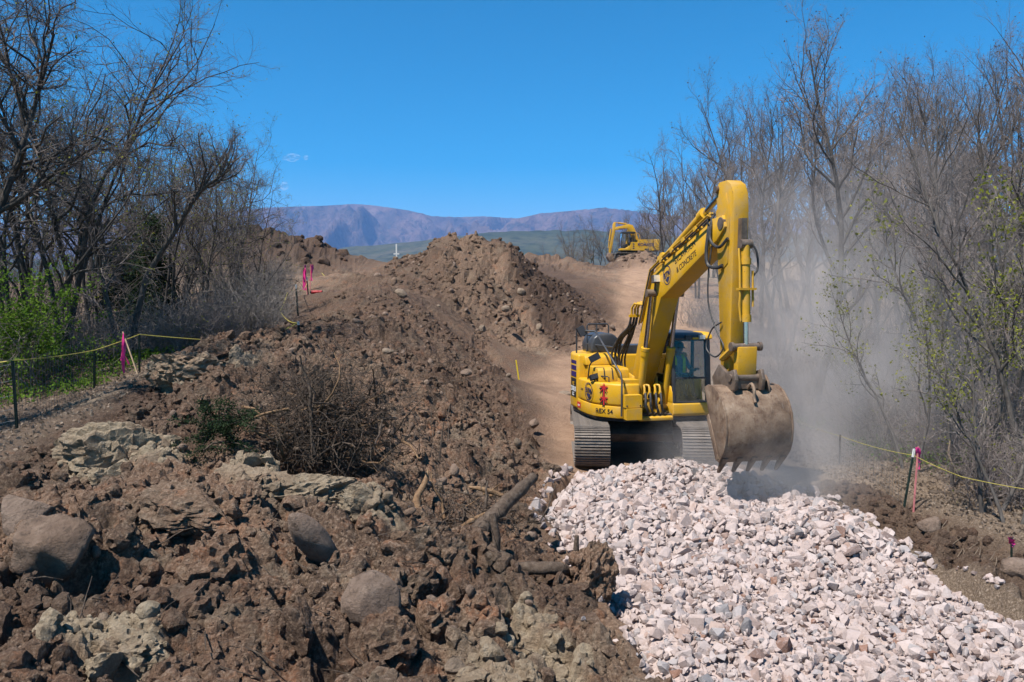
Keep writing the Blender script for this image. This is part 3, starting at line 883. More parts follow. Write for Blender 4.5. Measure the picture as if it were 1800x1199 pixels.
soil_lump(330, 648, 13.8, 130, 70, 0.9, 57, 'pale soil lump on the crest beside the leaning ribboned stake', 0.55, (0, 0, 0))
soil_lump(330, 890, 8.9, 200, 60, 0.8, 67, 'smooth reddish brown slab of soil below the pale clay lump', 0.12, (0.3, 0.15, 0))
# ------------------------------------------------------------------ excavators
def painted(name, col, dusty=0.35, rough=0.38, chips=0.25):
    t = NT(name)
    v = t.coord('Object')
    n1 = t.noise(v, 1.6, 5, 0.6)
    c = t.ramp(n1, [(0.3, tuple(x * 0.9 for x in col)), (0.7, tuple(min(1, x * 1.08) for x in col))])
    n2 = t.noise(v, 3.5, 7, 0.7)
    dz = t.math('MULTIPLY', t.fr(n2, 0.46, 0.74), dusty)
    c = t.mix(dz, c, (0.42, 0.32, 0.20))
    n3_ = t.noise(v, 19, 5, 0.75)
    c = t.mix(t.math('MULTIPLY', t.fr(n3_, 0.66 - 0.05 * (chips > 0.5), 0.72), chips), c, (0.08, 0.055, 0.03))
    r = t.math('ADD', rough, t.math('MULTIPLY', n2, 0.3))
    t.bsdf(c, r, 0, 0.45, t.bump(t.noise(v, 60, 3), 0.002, 0.4))
    return t.m
M_YEL = painted('yellow_paint', (0.74, 0.395, 0.006), 0.46)
M_YEL2 = painted('worn_yellow_paint', (0.66, 0.350, 0.010), 0.55, 0.5, 0.85)
M_BLK = simple('black_coated_steel', (0.028, 0.029, 0.033), 0.45, 0, 0.4, 0.2, 4, dust=0.3, dustcol=(0.16, 0.13, 0.11))
M_GREY = simple('dark_grey_cab_paint', (0.050, 0.052, 0.058), 0.4, 0, 0.45, 0.15, 3, dust=0.35, dustcol=(0.18, 0.155, 0.13))
M_RUB = simple('hose_rubber', (0.030, 0.030, 0.032), 0.55, 0, 0.4, 0.3, 12, dust=0.4, dustcol=(0.15, 0.125, 0.10))
M_CHR = simple('chrome_rod', (0.42, 0.41, 0.42), 0.18, 1.0, 0.5, 0.1, 3)
M_TRK = simple('dusty_track_steel', (0.20, 0.17, 0.145), 0.6, 0.25, 0.4, 0.35, 14, 0.01, 50, dust=0.7, dustcol=(0.30, 0.245, 0.20))
M_FRM = simple('dusty_frame_steel', (0.055, 0.045, 0.038), 0.8, 0, 0.3, 0.3, 5, 0.008, 30, dust=0.6, dustcol=(0.22, 0.17, 0.13))
M_PIN = simple('greasy_pin_steel', (0.15, 0.110, 0.085), 0.55, 0.5, 0.4, 0.4, 8, 0.006, 30, dust=0.5, dustcol=(0.24, 0.18, 0.13))
M_INT = simple('cab_interior_plastic', (0.022, 0.022, 0.024), 0.6, 0, 0.3, 0.2, 5)
M_WHT = simple('white_sticker', (0.75, 0.75, 0.74), 0.5, 0, 0.4, 0.05, 5)
M_INK = simple('black_sticker', (0.018, 0.018, 0.022), 0.5, 0, 0.4, 0.1, 5)
M_PUR = simple('purple_sticker', (0.035, 0.02, 0.14), 0.4, 0, 0.4, 0.1, 5)
M_NAVY = simple('navy_sticker', (0.03, 0.035, 0.10), 0.45, 0, 0.4, 0.2, 9)
M_RED = simple('red_sticker', (0.60, 0.03, 0.035), 0.45, 0, 0.4, 0.1, 5)
M_LAMP = simple('lamp_lens', (0.75, 0.76, 0.78), 0.12, 0.6, 0.5, 0.05, 20)
def bucket_material():
    t = NT('worn_bucket_steel')
    v = t.coord('Object')
    n1 = t.noise(v, 3.0, 7, 0.68, 0.3)
    c = t.ramp(n1, [(0.30, (0.085, 0.052, 0.034)), (0.45, (0.19, 0.122, 0.080)), (0.58, (0.285, 0.195, 0.132)), (0.72, (0.38, 0.29, 0.21))])
    n2 = t.noise(v, 8, 6, 0.75)
    c = t.mix(t.math('MULTIPLY', t.fr(n2, 0.54, 0.66), 0.8), c, (0.11, 0.05, 0.030))
    sv = t.n('ShaderNodeMapping', inp={'Vector': v, 'Scale': (9, 1.2, 1.2)}).outputs[0]
    n3_ = t.noise(sv, 5, 5, 0.7)
    c = t.mix(t.math('MULTIPLY', t.fr(n3_, 0.56, 0.7), 0.5), c, (0.40, 0.34, 0.28))
    t.bsdf(c, 0.7, 0.15, 0.35, t.bump(t.math('ADD', n2, n1), 0.012, 0.6))
    return t.m
M_BKT = bucket_material()
def glass_material(name, tint=0.80, refl=0.10):
    t = NT(name)
    tr = t.n('ShaderNodeBsdfTransparent', inp={'Color': (tint, tint * 1.01, tint * 1.0, 1)})
    gl = t.n('ShaderNodeBsdfGlossy', inp={'Color': (1, 1, 1, 1), 'Roughness': 0.04})
    df = t.n('ShaderNodeBsdfDiffuse', inp={'Color': (0.45, 0.40, 0.35, 1)})
    fz = t.n('ShaderNodeFresnel', inp={'IOR': 1.45})
    f = t.math('MULTIPLY', t.math('ADD', fz.outputs[0], 0.02), 1.0)
    m1 = t.n('ShaderNodeMixShader', inp={0: f, 1: tr.outputs[0], 2: gl.outputs[0]})
    d = t.math('MULTIPLY', t.fr(t.noise(t.coord('Object'), 2.5, 6, 0.7), 0.35, 0.8), refl)
    m2 = t.n('ShaderNodeMixShader', inp={0: d, 1: m1.outputs[0], 2: df.outputs[0]})
    t.l(m2.outputs[0], t.out.inputs['Surface'])
    return t.m
M_GLS = glass_material('dusty_cab_glass', 0.92, 0.05)
M_GLD = glass_material('tinted_cab_glass', 0.42, 0.06)

# ---- bmesh shape helpers
def b_box(bm, lo, hi, rot=None, piv=None):
    lo, hi = Vector(lo), Vector(hi)
    c = (lo + hi) / 2
    vs = [bm.verts.new((x, y, z)) for x in (lo.x, hi.x) for y in (lo.y, hi.y) for z in (lo.z, hi.z)]
    for f in ((0, 1, 3, 2), (4, 6, 7, 5), (0, 4, 5, 1), (2, 3, 7, 6), (0, 2, 6, 4), (1, 5, 7, 3)):
        bm.faces.new([vs[i] for i in f])
    if rot is not None:
        m = Euler(rot).to_matrix()
        p = Vector(piv) if piv is not None else c
        for v in vs: v.co = m @ (v.co - p) + p
    return vs
def b_prism(bm, outl, lo, hi, axis='x'):
    def P(a, b, h):
        return {'x': (h, a, b), 'z': (a, b, h), 'y': (a, h, b)}[axis]
    A = [bm.verts.new(P(a, b, lo)) for a, b in outl]
    B = [bm.verts.new(P(a, b, hi)) for a, b in outl]
    n = len(outl)
    fs = [bm.faces.new(A), bm.faces.new(B[::-1])]
    for i in range(n):
        fs.append(bm.faces.new((A[i], B[i], B[(i + 1) % n], A[(i + 1) % n])))
    bmesh.ops.recalc_face_normals(bm, faces=fs)
    return A + B
def b_cyl(bm, p0, p1, r0, r1=None, n=14, cap=True):
    p0, p1 = Vector(p0), Vector(p1)
    r1 = r0 if r1 is None else r1
    d = (p1 - p0).normalized()
    a = d.orthogonal().normalized(); b = d.cross(a)
    A = [bm.verts.new(p0 + (a * math.cos(t) + b * math.sin(t)) * r0) for t in [i * 2 * math.pi / n for i in range(n)]]
    B = [bm.verts.new(p1 + (a * math.cos(t) + b * math.sin(t)) * r1) for t in [i * 2 * math.pi / n for i in range(n)]]
    for i in range(n): bm.faces.new((A[i], A[(i + 1) % n], B[(i + 1) % n], B[i]))
    if cap:
        bm.faces.new(A[::-1]); bm.faces.new(B)
def b_tube(bm, pts, r, n=7, rs=None, cap=True):
    pts = [Vector(p) for p in pts]
    prev, a = None, None
    for i, p in enumerate(pts):
        d = (pts[min(i + 1, len(pts) - 1)] - pts[max(i - 1, 0)]).normalized()
        if a is None: a = d.orthogonal().normalized()
        else:
            a = (a - d * a.dot(d))
            a = a.normalized() if a.length > 1e-6 else d.orthogonal().normalized()
        b = d.cross(a)
        rr = rs[i] if rs else r
        ring = [bm.verts.new(p + (a * math.cos(t) + b * math.sin(t)) * rr) for t in [k * 2 * math.pi / n for k in range(n)]]
        if prev:
            for k in range(n): bm.faces.new((prev[k], prev[(k + 1) % n], ring[(k + 1) % n], ring[k]))
        elif cap: bm.faces.new(ring[::-1])
        prev = ring
    if cap: bm.faces.new(prev)
def spline(pts, n=6):
    P = [Vector(p) for p in pts]
    P = [P[0] * 2 - P[1]] + P + [P[-1] * 2 - P[-2]]
    out = []
    for i in range(1, len(P) - 2):
        for k in range(n):
            t = k / n
            out.append(0.5 * ((2 * P[i]) + (P[i + 1] - P[i - 1]) * t + (2 * P[i - 1] - 5 * P[i] + 4 * P[i + 1] - P[i + 2]) * t * t + (3 * P[i] - P[i - 1] - 3 * P[i + 1] + P[i + 2]) * t ** 3))
    out.append(P[-2])
    return out
def bm_mesh(name, bm, mat, bevel=0.0, segs=2, ang=30):
    if bevel > 0:
        es = [e for e in bm.edges if len(e.link_faces) == 2 and e.calc_face_angle(0) > RAD(ang)]
        bmesh.ops.bevel(bm, geom=es, offset=bevel, segments=segs, affect='EDGES', clamp_overlap=True, profile=0.5)
    me = bpy.data.meshes.new(name)
    bm.to_mesh(me); bm.free()
    me.polygons.foreach_set('use_smooth', np.ones(len(me.polygons), bool))
    me.set_sharp_from_angle(angle=RAD(38))
    if mat: me.materials.append(mat)
    return me
def part(name, mat, parent, build, bevel=0.0, segs=2, ang=30, **kw):
    bm = bmesh.new()
    build(bm)
    return new_obj(name, bm_mesh(name, bm, mat, bevel, segs, ang), parent, **kw)
def text_mesh(body, size, mat, extrude=0.002, shear=0.0, space=1.0, bold=0.0):
    cu = bpy.data.curves.new('lettering', 'FONT')
    cu.body = body; cu.size = size; cu.extrude = extrude; cu.align_x = 'CENTER'; cu.align_y = 'CENTER'
    cu.shear = shear; cu.space_character = space; cu.offset = bold
    o = bpy.data.objects.new('lettering', cu)
    COL.objects.link(o)
    dg = bpy.context.evaluated_depsgraph_get()
    me = bpy.data.meshes.new_from_object(o.evaluated_get(dg))
    bpy.data.objects.remove(o)
    me.name = 'lettering'
    me.materials.clear(); me.materials.append(mat)
    return me
def frame_m(o, right, up):
    r = Vector(right).normalized(); u = Vector(up); u = (u - r * u.dot(r)).normalized(); n = r.cross(u)
    return Matrix(((r.x, u.x, n.x, o[0]), (r.y, u.y, n.y, o[1]), (r.z, u.z, n.z, o[2]), (0, 0, 0, 1)))
def place_m(name, me, parent, m):
    o = bpy.data.objects.new(name, me)
    link(o, parent)
    o.matrix_local = m
    return o

def build_track(parent, x, shoe_w, half, zc, rr, n_shoe, rot=0.0, detail=True):
    def frame(bm):
        b_prism(bm, [(-half + 0.25, zc - 0.22), (half - 0.25, zc - 0.22), (half - 0.1, zc), (half - 0.35, zc + 0.2), (-half + 0.35, zc + 0.24), (-half + 0.1, zc)], x - 0.2, x + 0.2)
    t = part('track', M_FRM, parent, frame, 0.03, rot=(0, 0, rot))
    def wheel(y, r):
        def f(bm):
            b_cyl(bm, (x - 0.16, y, zc), (x + 0.16, y, zc), r, n=22)
            b_cyl(bm, (x - 0.24, y, zc), (x + 0.24, y, zc), r * 0.45, n=16)
        return f
    part('idler', M_FRM, t, wheel(half, rr - 0.07), 0.015)
    part('sprocket', M_FRM, t, wheel(-half, rr - 0.07), 0.015)
    if detail:
        for k in range(7):
            yy = -half + 0.55 + k * (2 * half - 1.1) / 6
            part('roller', M_FRM, t, lambda bm: (b_cyl(bm, (x - 0.2, yy, 0.17), (x + 0.2, yy, 0.17), 0.10, n=12)))
    pitch_len = (4 * half + 2 * math.pi * rr) / n_shoe
    def shoe(bm):
        b_box(bm, (-shoe_w / 2, -pitch_len * 0.47, -0.012), (shoe_w / 2, pitch_len * 0.47, 0.012))
        for gy in (-0.36, 0.0, 0.36):
            b_prism(bm, [(gy * pitch_len - 0.016, 0.010), (gy * pitch_len + 0.016, 0.010), (gy * pitch_len + 0.009, 0.042), (gy * pitch_len - 0.009, 0.042)], -shoe_w / 2 + 0.004, shoe_w / 2 - 0.004)
        b_box(bm, (-0.12, -pitch_len * 0.5, -0.09), (-0.05, pitch_len * 0.5, -0.011))
        b_box(bm, (0.05, -pitch_len * 0.5, -0.09), (0.12, pitch_len * 0.5, -0.011))
    bm = bmesh.new(); shoe(bm)
    me = bm_mesh('shoe', bm, M_TRK)
    L1, L2 = 2 * half, math.pi * rr
    for k in range(n_shoe):
        s = (k + 0.3) * pitch_len
        if s < L1: y, z, a = -half + s, zc + rr, 0.0
        elif s < L1 + L2:
            q = (s - L1) / rr
            y, z, a = half + rr * math.sin(q), zc + rr * math.cos(q), -q
        elif s < 2 * L1 + L2: y, z, a = half - (s - L1 - L2), zc - rr, math.pi
        else:
            q = (s - 2 * L1 - L2) / rr + math.pi
            y, z, a = -half + rr * math.sin(q), zc + rr * math.cos(q), -q
        sag = -0.025 * math.sin(math.pi * (y + half) / (2 * half)) if z > zc + rr - 1e-6 else 0
        new_obj('shoe', me, t, (x, y, z + sag), (a, 0, 0))
    return t

def mirror_outline(pts):
    return pts + [(-x, y) for x, y in pts[::-1] if abs(x) > 1e-6]

EXC_YAW = math.pi + RAD(12)
def build_excavator():
    E = thing('excavator', 'large yellow tracked excavator with a raised boom beside the white stones', 'excavator', (3.1, 19.7, 0.0), EXC_YAW)
    TR = RAD(-15)
    for sx in (1, -1):
        build_track(E, sx * 1.195, 0.80, 1.83, 0.475, 0.425, 53, TR)
    def car(bm):
        b_prism(bm, [(-1.0, 0.42), (1.0, 0.42), (1.15, 0.62), (0.7, 0.86), (-0.7, 0.86), (-1.15, 0.62)], -0.75, 0.75)
        b_box(bm, (-1.05, 0.55, 0.40), (1.05, 0.95, 0.70)); b_box(bm, (-1.05, -0.95, 0.40), (1.05, -0.55, 0.70))
        b_cyl(bm, (0, 0, 0.80), (0, 0, 0.99), 0.62, n=32)
    part('undercarriage', M_FRM, E, car, 0.03, rot=(0, 0, TR))
    rear = [(1.46, -0.22), (1.465, -0.8), (1.34, -1.25), (1.05, -1.6), (0.55, -1.82), (0, -1.88)]
    front_r = [(0.45, 1.42), (0.84, 1.42), (0.98, 1.36), (1.27, 1.03), (1.38, 0.85), (1.44, 0.55), (1.462, 0.2), (1.46, -0.21)]
    part('revolving_frame', M_BLK, E, lambda bm: (b_prism(bm, [(0.45, 1.36), (0.84, 1.36), (1.32, 0.85), (1.40, -0.2)] + [(x * 0.96, y * 0.97) for x, y in rear] + [(-x * 0.96, y * 0.97) for x, y in rear[::-1]][1:] + [(-1.28, 1.36), (-0.38, 1.36), (-0.36, 1.2), (0.43, 1.2)], 0.965, 1.045, 'z')))
    cw = part('counterweight', M_YEL, E, lambda bm: b_prism(bm, [(1.46, -0.225)] + rear[1:] + [(-x, y) for x, y in rear[::-1]][1:], 1.05, 2.42, 'z'), 0.07, 3, 40)
    side = lambda z0, z1, g=0.0: (lambda bm: b_prism(bm, [(x + g, y + g) for x, y in front_r] + [(0.45, -0.21)], z0, z1, 'z'))
    lp = part('lower_panel', M_YEL, E, side(1.05, 1.325, 0.008), 0.02)
    sp_ = part('side_door', M_YEL, E, side(1.338, 1.85), 0.05, 3)
    # decals along the right side
    chd = Vector((1.27 - 0.98, 1.03 - 1.36, 0)).normalized()
    chn = Vector((chd.y * -1, chd.x, 0)); chn = Vector((0.75, 0.66, 0)).normalized()
    def on_chamfer(f, z, off): return Vector((0.98, 1.36, z)) + Vector((0.29, -0.33, 0)) * f + chn * off
    rt = -chd       # reading direction seen from outside
    place_m('lettering', text_mesh('REX 54', 0.15, M_INK, bold=0.001), lp, frame_m(on_chamfer(0.78, 1.19, 0.02), rt, (0, 0, 1)))
    # red two-part character sticker with black shadow strokes
    def glyph(bm, s=0.23):
        for oy in (0.0, -1.1):
            b_box(bm, (-0.42 * s, (0.20 + oy) * s, 0), (0.42 * s, (0.34 + oy) * s, 0.004))
            b_box(bm, (-0.07 * s, (-0.48 + oy) * s, 0.0005), (0.07 * s, (0.6 + oy) * s, 0.0045))
            for sg in (-1, 1):
                b_box(bm, (sg * 0.22 * s - 0.24 * s, (0.0 + oy) * s - 0.045 * s, 0.001), (sg * 0.22 * s + 0.24 * s, (0.0 + oy) * s + 0.045 * s, 0.005), (0, 0, -sg * 0.9))
    bm = bmesh.new(); glyph(bm)
    g = bm_mesh('emblem', bm, M_RED)
    bm = bmesh.new(); glyph(bm)
    g2 = bm_mesh('emblem', bm, M_INK)
    place_m('emblem', g2, sp_, frame_m(on_chamfer(0.86, 1.655, 0.010), rt, (0, 0, 1)))
    place_m('emblem', g, sp_, frame_m(on_chamfer(0.80, 1.70, 0.016), rt, (0, 0, 1)))
    place_m('lettering', text_mesh('|', 0.22, M_INK, bold=0.004), sp_, frame_m(on_chamfer(0.78, 1.40, 0.012), rt, (0, 0, 1)))
    # round logo with BTM
    def ring(bm):
        n = 28
        for k in range(n):
            a0, a1 = 2 * math.pi * k / n, 2 * math.pi * (k + 1) / n
            vs = [bm.verts.new((r * math.cos(a), r * math.sin(a), 0)) for r, a in ((0.19, a0), (0.215, a0), (0.215, a1), (0.19, a1))]
            bm.faces.new(vs)
        tri = [bm.verts.new(p) for p in ((-0.13, -0.07, 0), (0, -0.18, 0), (0.13, -0.07, 0), (0.0, -0.04, 0))]
        bm.faces.new(tri)
    bm = bmesh.new(); ring(bm)
    logo = bm_mesh('logo', bm, M_NAVY)
    lt_m = text_mesh('BTM', 0.17, M_NAVY, bold=0.004)
    sd = Vector((1.38 - 1.462, 0.85 - 0.2, 0)).normalized(); sn = Vector((sd.y, -sd.x, 0))
    lc = Vector((1.415, 0.62, 1.60)) + sn * 0.03
    lg = place_m('logo', logo, sp_, frame_m(lc, sd, (0, 0, 1)))
    place_m('lettering', lt_m, lg, Matrix.Translation((0, 0.02, 0.004)))
    place_m('lettering', text_mesh('24-HR', 0.075, M_FRM), sp_, frame_m((1.468, 0.16, 1.60), (0, 1, 0), (0, 0, 1)))
    # model plate and stripes on the counterweight side
    def plate(name, mat, y0, y1, z0, z1, dx=0.004):
        return part(name, mat, cw, lambda bm: b_box(bm, (1.4625, y0, z0), (1.4665 + dx, y1, z1)))
    mp = plate('model_plate', M_INK, -0.76, -0.34, 1.33, 1.80)
    for i, (z0, z1) in enumerate(((1.84, 1.97), (2.01, 2.12), (2.17, 2.25))): plate('stripe', M_PUR, -0.76, -0.34, z0, z1)
    for s_, z, size, m in (('PC', 1.66, 0.12, M_YEL), ('238US', 1.53, 0.165, M_WHT), ('LC', 1.40, 0.12, M_WHT)):
        place_m('lettering', text_mesh(s_, size, m, bold=0.003), mp, frame_m((1.4745, -0.55, z), (0, 1, 0), (0, 0, 1)))
    st = part('warning_sticker', M_RED, lp, lambda bm: b_box(bm, (1.4725, -0.19, 1.12), (1.477, 0.08, 1.26)))
    place_m('lettering', text_mesh('eco', 0.10, M_WHT), st, frame_m((1.4795, -0.055, 1.19), (0, 1, 0), (0, 0, 1)))
    # stepped covers behind the side door
    part('hood_cover', M_YEL, E, lambda bm: b_prism(bm, [(-0.20, 1.852), (0.86, 1.852), (0.80, 2.12), (0.72, 2.16), (-0.20, 2.16)], 0.50, 1.27), 0.025)
    part('hood_cover', M_YEL, E, lambda bm: b_prism(bm, [(-0.9, 2.165), (0.02, 2.165), (-0.04, 2.36), (-0.12, 2.40), (-0.9, 2.40)], 0.48, 1.33), 0.025)
    for xx in (1.12, 0.92):
        part('cover_seam', M_BLK, E, lambda bm: b_prism(bm, [(0.845, 1.90), (0.872, 1.90), (0.812, 2.10), (0.77, 2.168), (0.76, 2.165), (0.79, 2.10)], xx - 0.012, xx + 0.012))
    part('engine_hood', M_YEL, E, lambda bm: b_box(bm, (-1.2, -1.5, 2.425), (0.15, -0.4, 2.52)), 0.03)
    part('air_cleaner_cover', M_GREY, E, lambda bm: (b_prism(bm, [(0.22, 2.40), (0.98, 2.40), (0.99, 2.62), (0.92, 2.80), (0.78, 2.90), (0.42, 2.90), (0.28, 2.80), (0.22, 2.6)], -1.45, -0.62, 'y')), 0.06, 3)
    part('exhaust_panel', M_GREY, E, lambda bm: (b_box(bm, (-0.45, -0.78, 2.05), (0.42, -0.25, 2.62))), 0.02)
    part('tank_top', M_YEL, E, lambda bm: b_box(bm, (0.455, 0.88, 1.852), (0.82, 1.34, 1.93)), 0.02)
    tb = part('toolbox', M_YEL, E, lambda bm: b_box(bm, (0.50, 1.43, 1.335), (0.90, 1.66, 1.62)), 0.02)
    part('toolbox_step', M_YEL, E, lambda bm: b_box(bm, (0.51, 1.43, 1.06), (0.88, 1.70, 1.32)), 0.02)
    for xx in (0.54, 0.86):
        part('bolt', M_FRM, tb, lambda bm: b_cyl(bm, (xx, 1.661, 1.38), (xx, 1.675, 1.38), 0.018, n=8))
    hr = lambda pts, r=0.021: (lambda bm: b_tube(bm, pts, r, 8))
    part('handrail', M_GREY, E, hr([(0.93, 1.50, 1.12), (0.93, 1.50, 1.95), (0.94, 1.44, 2.10), (1.0, -0.15, 2.94), (1.02, -0.26, 2.98), (1.24, -0.34, 2.99)], 0.024))
    part('handrail', M_GREY, E, hr([(0.42, -0.95, 2.42), (0.42, -0.95, 3.08), (0.46, -0.95, 3.13), (0.96, -0.95, 3.13), (1.0, -0.95, 3.08), (1.0, -0.95, 2.42)]))
    part('handrail', M_GREY, E, hr([(0.42, -0.95, 2.84), (1.0, -0.95, 2.84)]))
    part('handrail', M_GREY, E, hr([(0.74, -0.95, 2.84), (0.74, -0.95, 3.13)]))
    part('handrail', M_GREY, E, hr([(1.38, -0.6, 2.42), (1.38, -0.6, 3.02), (1.30, -0.5, 3.08)]))
    part('handrail', M_GREY, E, hr([(1.0, -0.95, 2.62), (0.6, 0.1, 2.60)]))
    part('grab_handle', M_BLK, E, hr([(1.06, 0.98, 1.85), (1.06, 0.98, 1.96), (1.09, 0.95, 1.98), (1.24, 0.78, 1.98), (1.26, 0.76, 1.95), (1.26, 0.76, 1.85)], 0.014))
    mr = part('mirror', M_GREY, E, lambda bm: b_box(bm, (1.22, -0.40, 2.86), (1.42, -0.34, 3.10), (0.3, 0.4, 0.3)), 0.02)
    mr = part('mirror', M_BLK, E, lambda bm: (b_box(bm, (1.16, 0.56, 2.32), (1.42, 0.62, 2.48), (0.2, 0.45, 0)), b_tube(bm, [(1.36, 0.3, 1.85), (1.37, 0.45, 2.2), (1.3, 0.58, 2.38)], 0.018)), 0.012)
    part('mirror', M_BLK, E, lambda bm: (b_box(bm, (1.20, 0.70, 1.90), (1.46, 0.82, 2.02), (0.5, 0.2, 0.2)), b_tube(bm, [(1.33, 0.76, 1.84), (1.36, 0.78, 1.98)], 0.02)), 0.012)
    # centre: boom bracket, swing area
    part('boom_bracket', M_YEL, E, lambda bm: [b_prism(bm, [(-0.5, 1.045), (0.95, 1.045), (0.72, 1.5), (0.55, 1.93), (0.2, 1.98), (-0.1, 1.6)], a, a + 0.06) for a in (-0.32, 0.26)], 0.012)
    part('centre_deck', M_FRM, E, lambda bm: (b_box(bm, (-0.36, 0.95, 1.046), (0.44, 1.36, 1.12)), b_box(bm, (-0.36, -0.9, 1.05), (0.44, 0.0, 1.9))), 0.02)
    part('swing_motor', M_YEL2, E, lambda bm: (b_cyl(bm, (0.1, 0.98, 1.1), (0.1, 0.98, 1.42), 0.12), b_cyl(bm, (-0.15, 1.05, 1.1), (-0.15, 1.05, 1.3), 0.09)), 0.01)
    part('front_beam', M_YEL2, E, lambda bm: b_prism(bm, [(1.38, 0.985), (1.46, 0.985), (1.46, 1.06), (1.38, 1.09)], -0.35, 0.49), 0.01)
    for i, xx in enumerate((0.30, 0.18, 0.04, -0.08)):
        j = i * 0.015
        part('hose', M_RUB, E, lambda bm: b_tube(bm, spline([(xx, 1.32, 1.62), (xx + 0.01, 1.40, 1.50), (xx + 0.02, 1.44, 1.32 + j), (xx - 0.05, 1.40, 1.16), (xx - 0.08, 1.30, 1.10)], 5), 0.030, 8))
        part('hose_fitting', M_YEL, E, lambda bm: (b_tube(bm, [(xx, 1.31, 1.60), (xx, 1.29, 1.73), (xx, 1.25, 1.78), (xx + (0.1 if i % 2 else -0.1), 1.18, 1.80)], 0.028, 8), b_cyl(bm, (xx, 1.315, 1.585), (xx, 1.31, 1.64), 0.042, n=8)))
    # cab
    cab = part('cab', M_YEL, E, lambda bm: (b_prism(bm, [(-0.35, 1.06), (1.40, 1.06), (1.44, 1.12), (1.44, 1.345), (1.40, 1.375), (1.40, 1.375), (-0.35, 1.375)], -1.30, -0.36)), 0.02)
    part('cab_side_wall', M_YEL, cab, lambda bm: (b_prism(bm, [(-0.35, 1.378), (1.39, 1.378), (1.37, 1.62), (1.20, 1.76), (-0.35, 1.80)], -0.40, -0.355), b_prism(bm, [(-0.35, 1.378), (1.0, 1.378), (0.9, 1.9), (-0.35, 1.9)], -1.30, -1.25)), 0.01)
    def pillar(bm, p0, p1, w=0.075):
        b_tube(bm, [p0, p1], w * 0.62, 4)
    for xx, w in ((-1.255, 0.13), (-0.40, 0.075)):
        part('cab_pillar', M_GREY, cab, lambda bm: (b_prism(bm, [(1.42, 1.378), (1.34, 1.378), (1.20, 2.84), (1.29, 2.84)], xx - w / 2, xx + w / 2)), 0.012)
        part('cab_pillar', M_GREY, cab, lambda bm: b_box(bm, (xx - 0.035, -0.35, 1.378), (xx + 0.035, -0.24, 2.85)), 0.012)
    part('cab_pillar', M_GREY, cab, lambda bm: b_box(bm, (-1.30, 0.40, 1.9), (-1.245, 0.48, 2.85)), 0.01)
    part('cab_rear_wall', M_INT, cab, lambda bm: (b_box(bm, (-1.25, -0.345, 1.378), (-0.42, -0.315, 2.15)), b_box(bm, (-1.06, -0.345, 2.15), (-0.74, -0.315, 2.84)), b_box(bm, (-1.25, -0.346, 2.66), (-0.42, -0.316, 2.84)), b_box(bm, (-0.50, -0.347, 2.15), (-0.42, -0.317, 2.66))))
    part('window_sash', M_GREY, cab, lambda bm: (b_box(bm, (-1.235, 1.355, 1.93), (-0.435, 1.385, 1.97)), b_box(bm, (-1.235, 1.39, 1.376), (-0.435, 1.42, 1.41))), 0.006)
    roof = part('cab_roof', M_GREY, cab, lambda bm: b_prism(bm, [(-0.40, 2.84), (1.30, 2.84), (1.38, 2.87), (1.33, 2.95), (1.20, 3.0), (-0.32, 3.0), (-0.40, 2.95)], -1.33, -0.34), 0.03)
    part('roof_corner', M_YEL, roof, lambda bm: b_prism(bm, [(0.7, 2.845), (1.32, 2.845), (1.395, 2.87), (1.345, 2.962), (1.2, 3.012), (0.7, 3.012)], -1.345, -1.14), 0.025)
    part('roof_patch', M_YEL, roof, lambda bm: b_box(bm, (-0.98, 1.36, 2.855), (-0.84, 1.40, 2.90)), 0.01)
    for xx in (-0.72, -1.07):
        part('work_lamp', M_GREY if xx > -0.9 else M_LAMP, roof, lambda bm: b_box(bm, (xx - 0.07, 1.345, 2.86), (xx + 0.07, 1.42, 2.95)), 0.015)
    gl = lambda name, q: part(name, M_GLD if name in ('door_window', 'rear_window') else M_GLS, cab, lambda bm: bm.faces.new([bm.verts.new(p) for p in q]))
    gl('windscreen', [(-1.23, 1.355, 1.965), (-0.44, 1.355, 1.965), (-0.44, 1.262, 2.84), (-1.23, 1.262, 2.84)])
    gl('lower_windscreen', [(-1.23, 1.395, 1.40), (-0.44, 1.395, 1.40), (-0.44, 1.36, 1.94), (-1.23, 1.36, 1.94)])
    gl('side_window', [(-0.385, -0.24, 1.80), (-0.385, 1.25, 1.76), (-0.385, 1.22, 2.84), (-0.385, -0.24, 2.84)])
    gl('door_window', [(-1.28, -0.24, 1.9), (-1.28, 1.30, 1.5), (-1.28, 1.22, 2.84), (-1.28, -0.24, 2.84)])
    gl('rear_window', [(-1.23, -0.33, 2.05), (-0.43, -0.33, 2.05), (-0.43, -0.33, 2.84), (-1.23, -0.33, 2.84)])
    part('seat', M_INT, cab, lambda bm: (b_box(bm, (-1.08, -0.05, 1.62), (-0.58, 0.48, 1.78)), b_box(bm, (-1.06, -0.18, 1.76), (-0.60, -0.03, 2.30), (-0.12, 0, 0)), b_box(bm, (-0.97, -0.22, 2.30), (-0.69, -0.12, 2.52)), b_box(bm, (-1.02, 0.0, 1.378), (-0.64, 0.42, 1.62))), 0.03)
    part('control_console', M_INT, cab, lambda bm: (b_box(bm, (-1.22, 0.05, 1.7), (-1.09, 0.62, 1.96)), b_box(bm, (-0.57, 0.05, 1.7), (-0.44, 0.62, 1.96)), b_tube(bm, [(-1.15, 0.58, 1.95), (-1.15, 0.62, 2.14)], 0.018), b_tube(bm, [(-0.50, 0.58, 1.95), (-0.50, 0.62, 2.14)], 0.018), b_tube(bm, [(-0.92, 0.9, 1.378), (-0.92, 1.0, 2.0)], 0.02), b_tube(bm, [(-0.74, 0.9, 1.378), (-0.74, 1.0, 2.0)], 0.02)), 0.01)
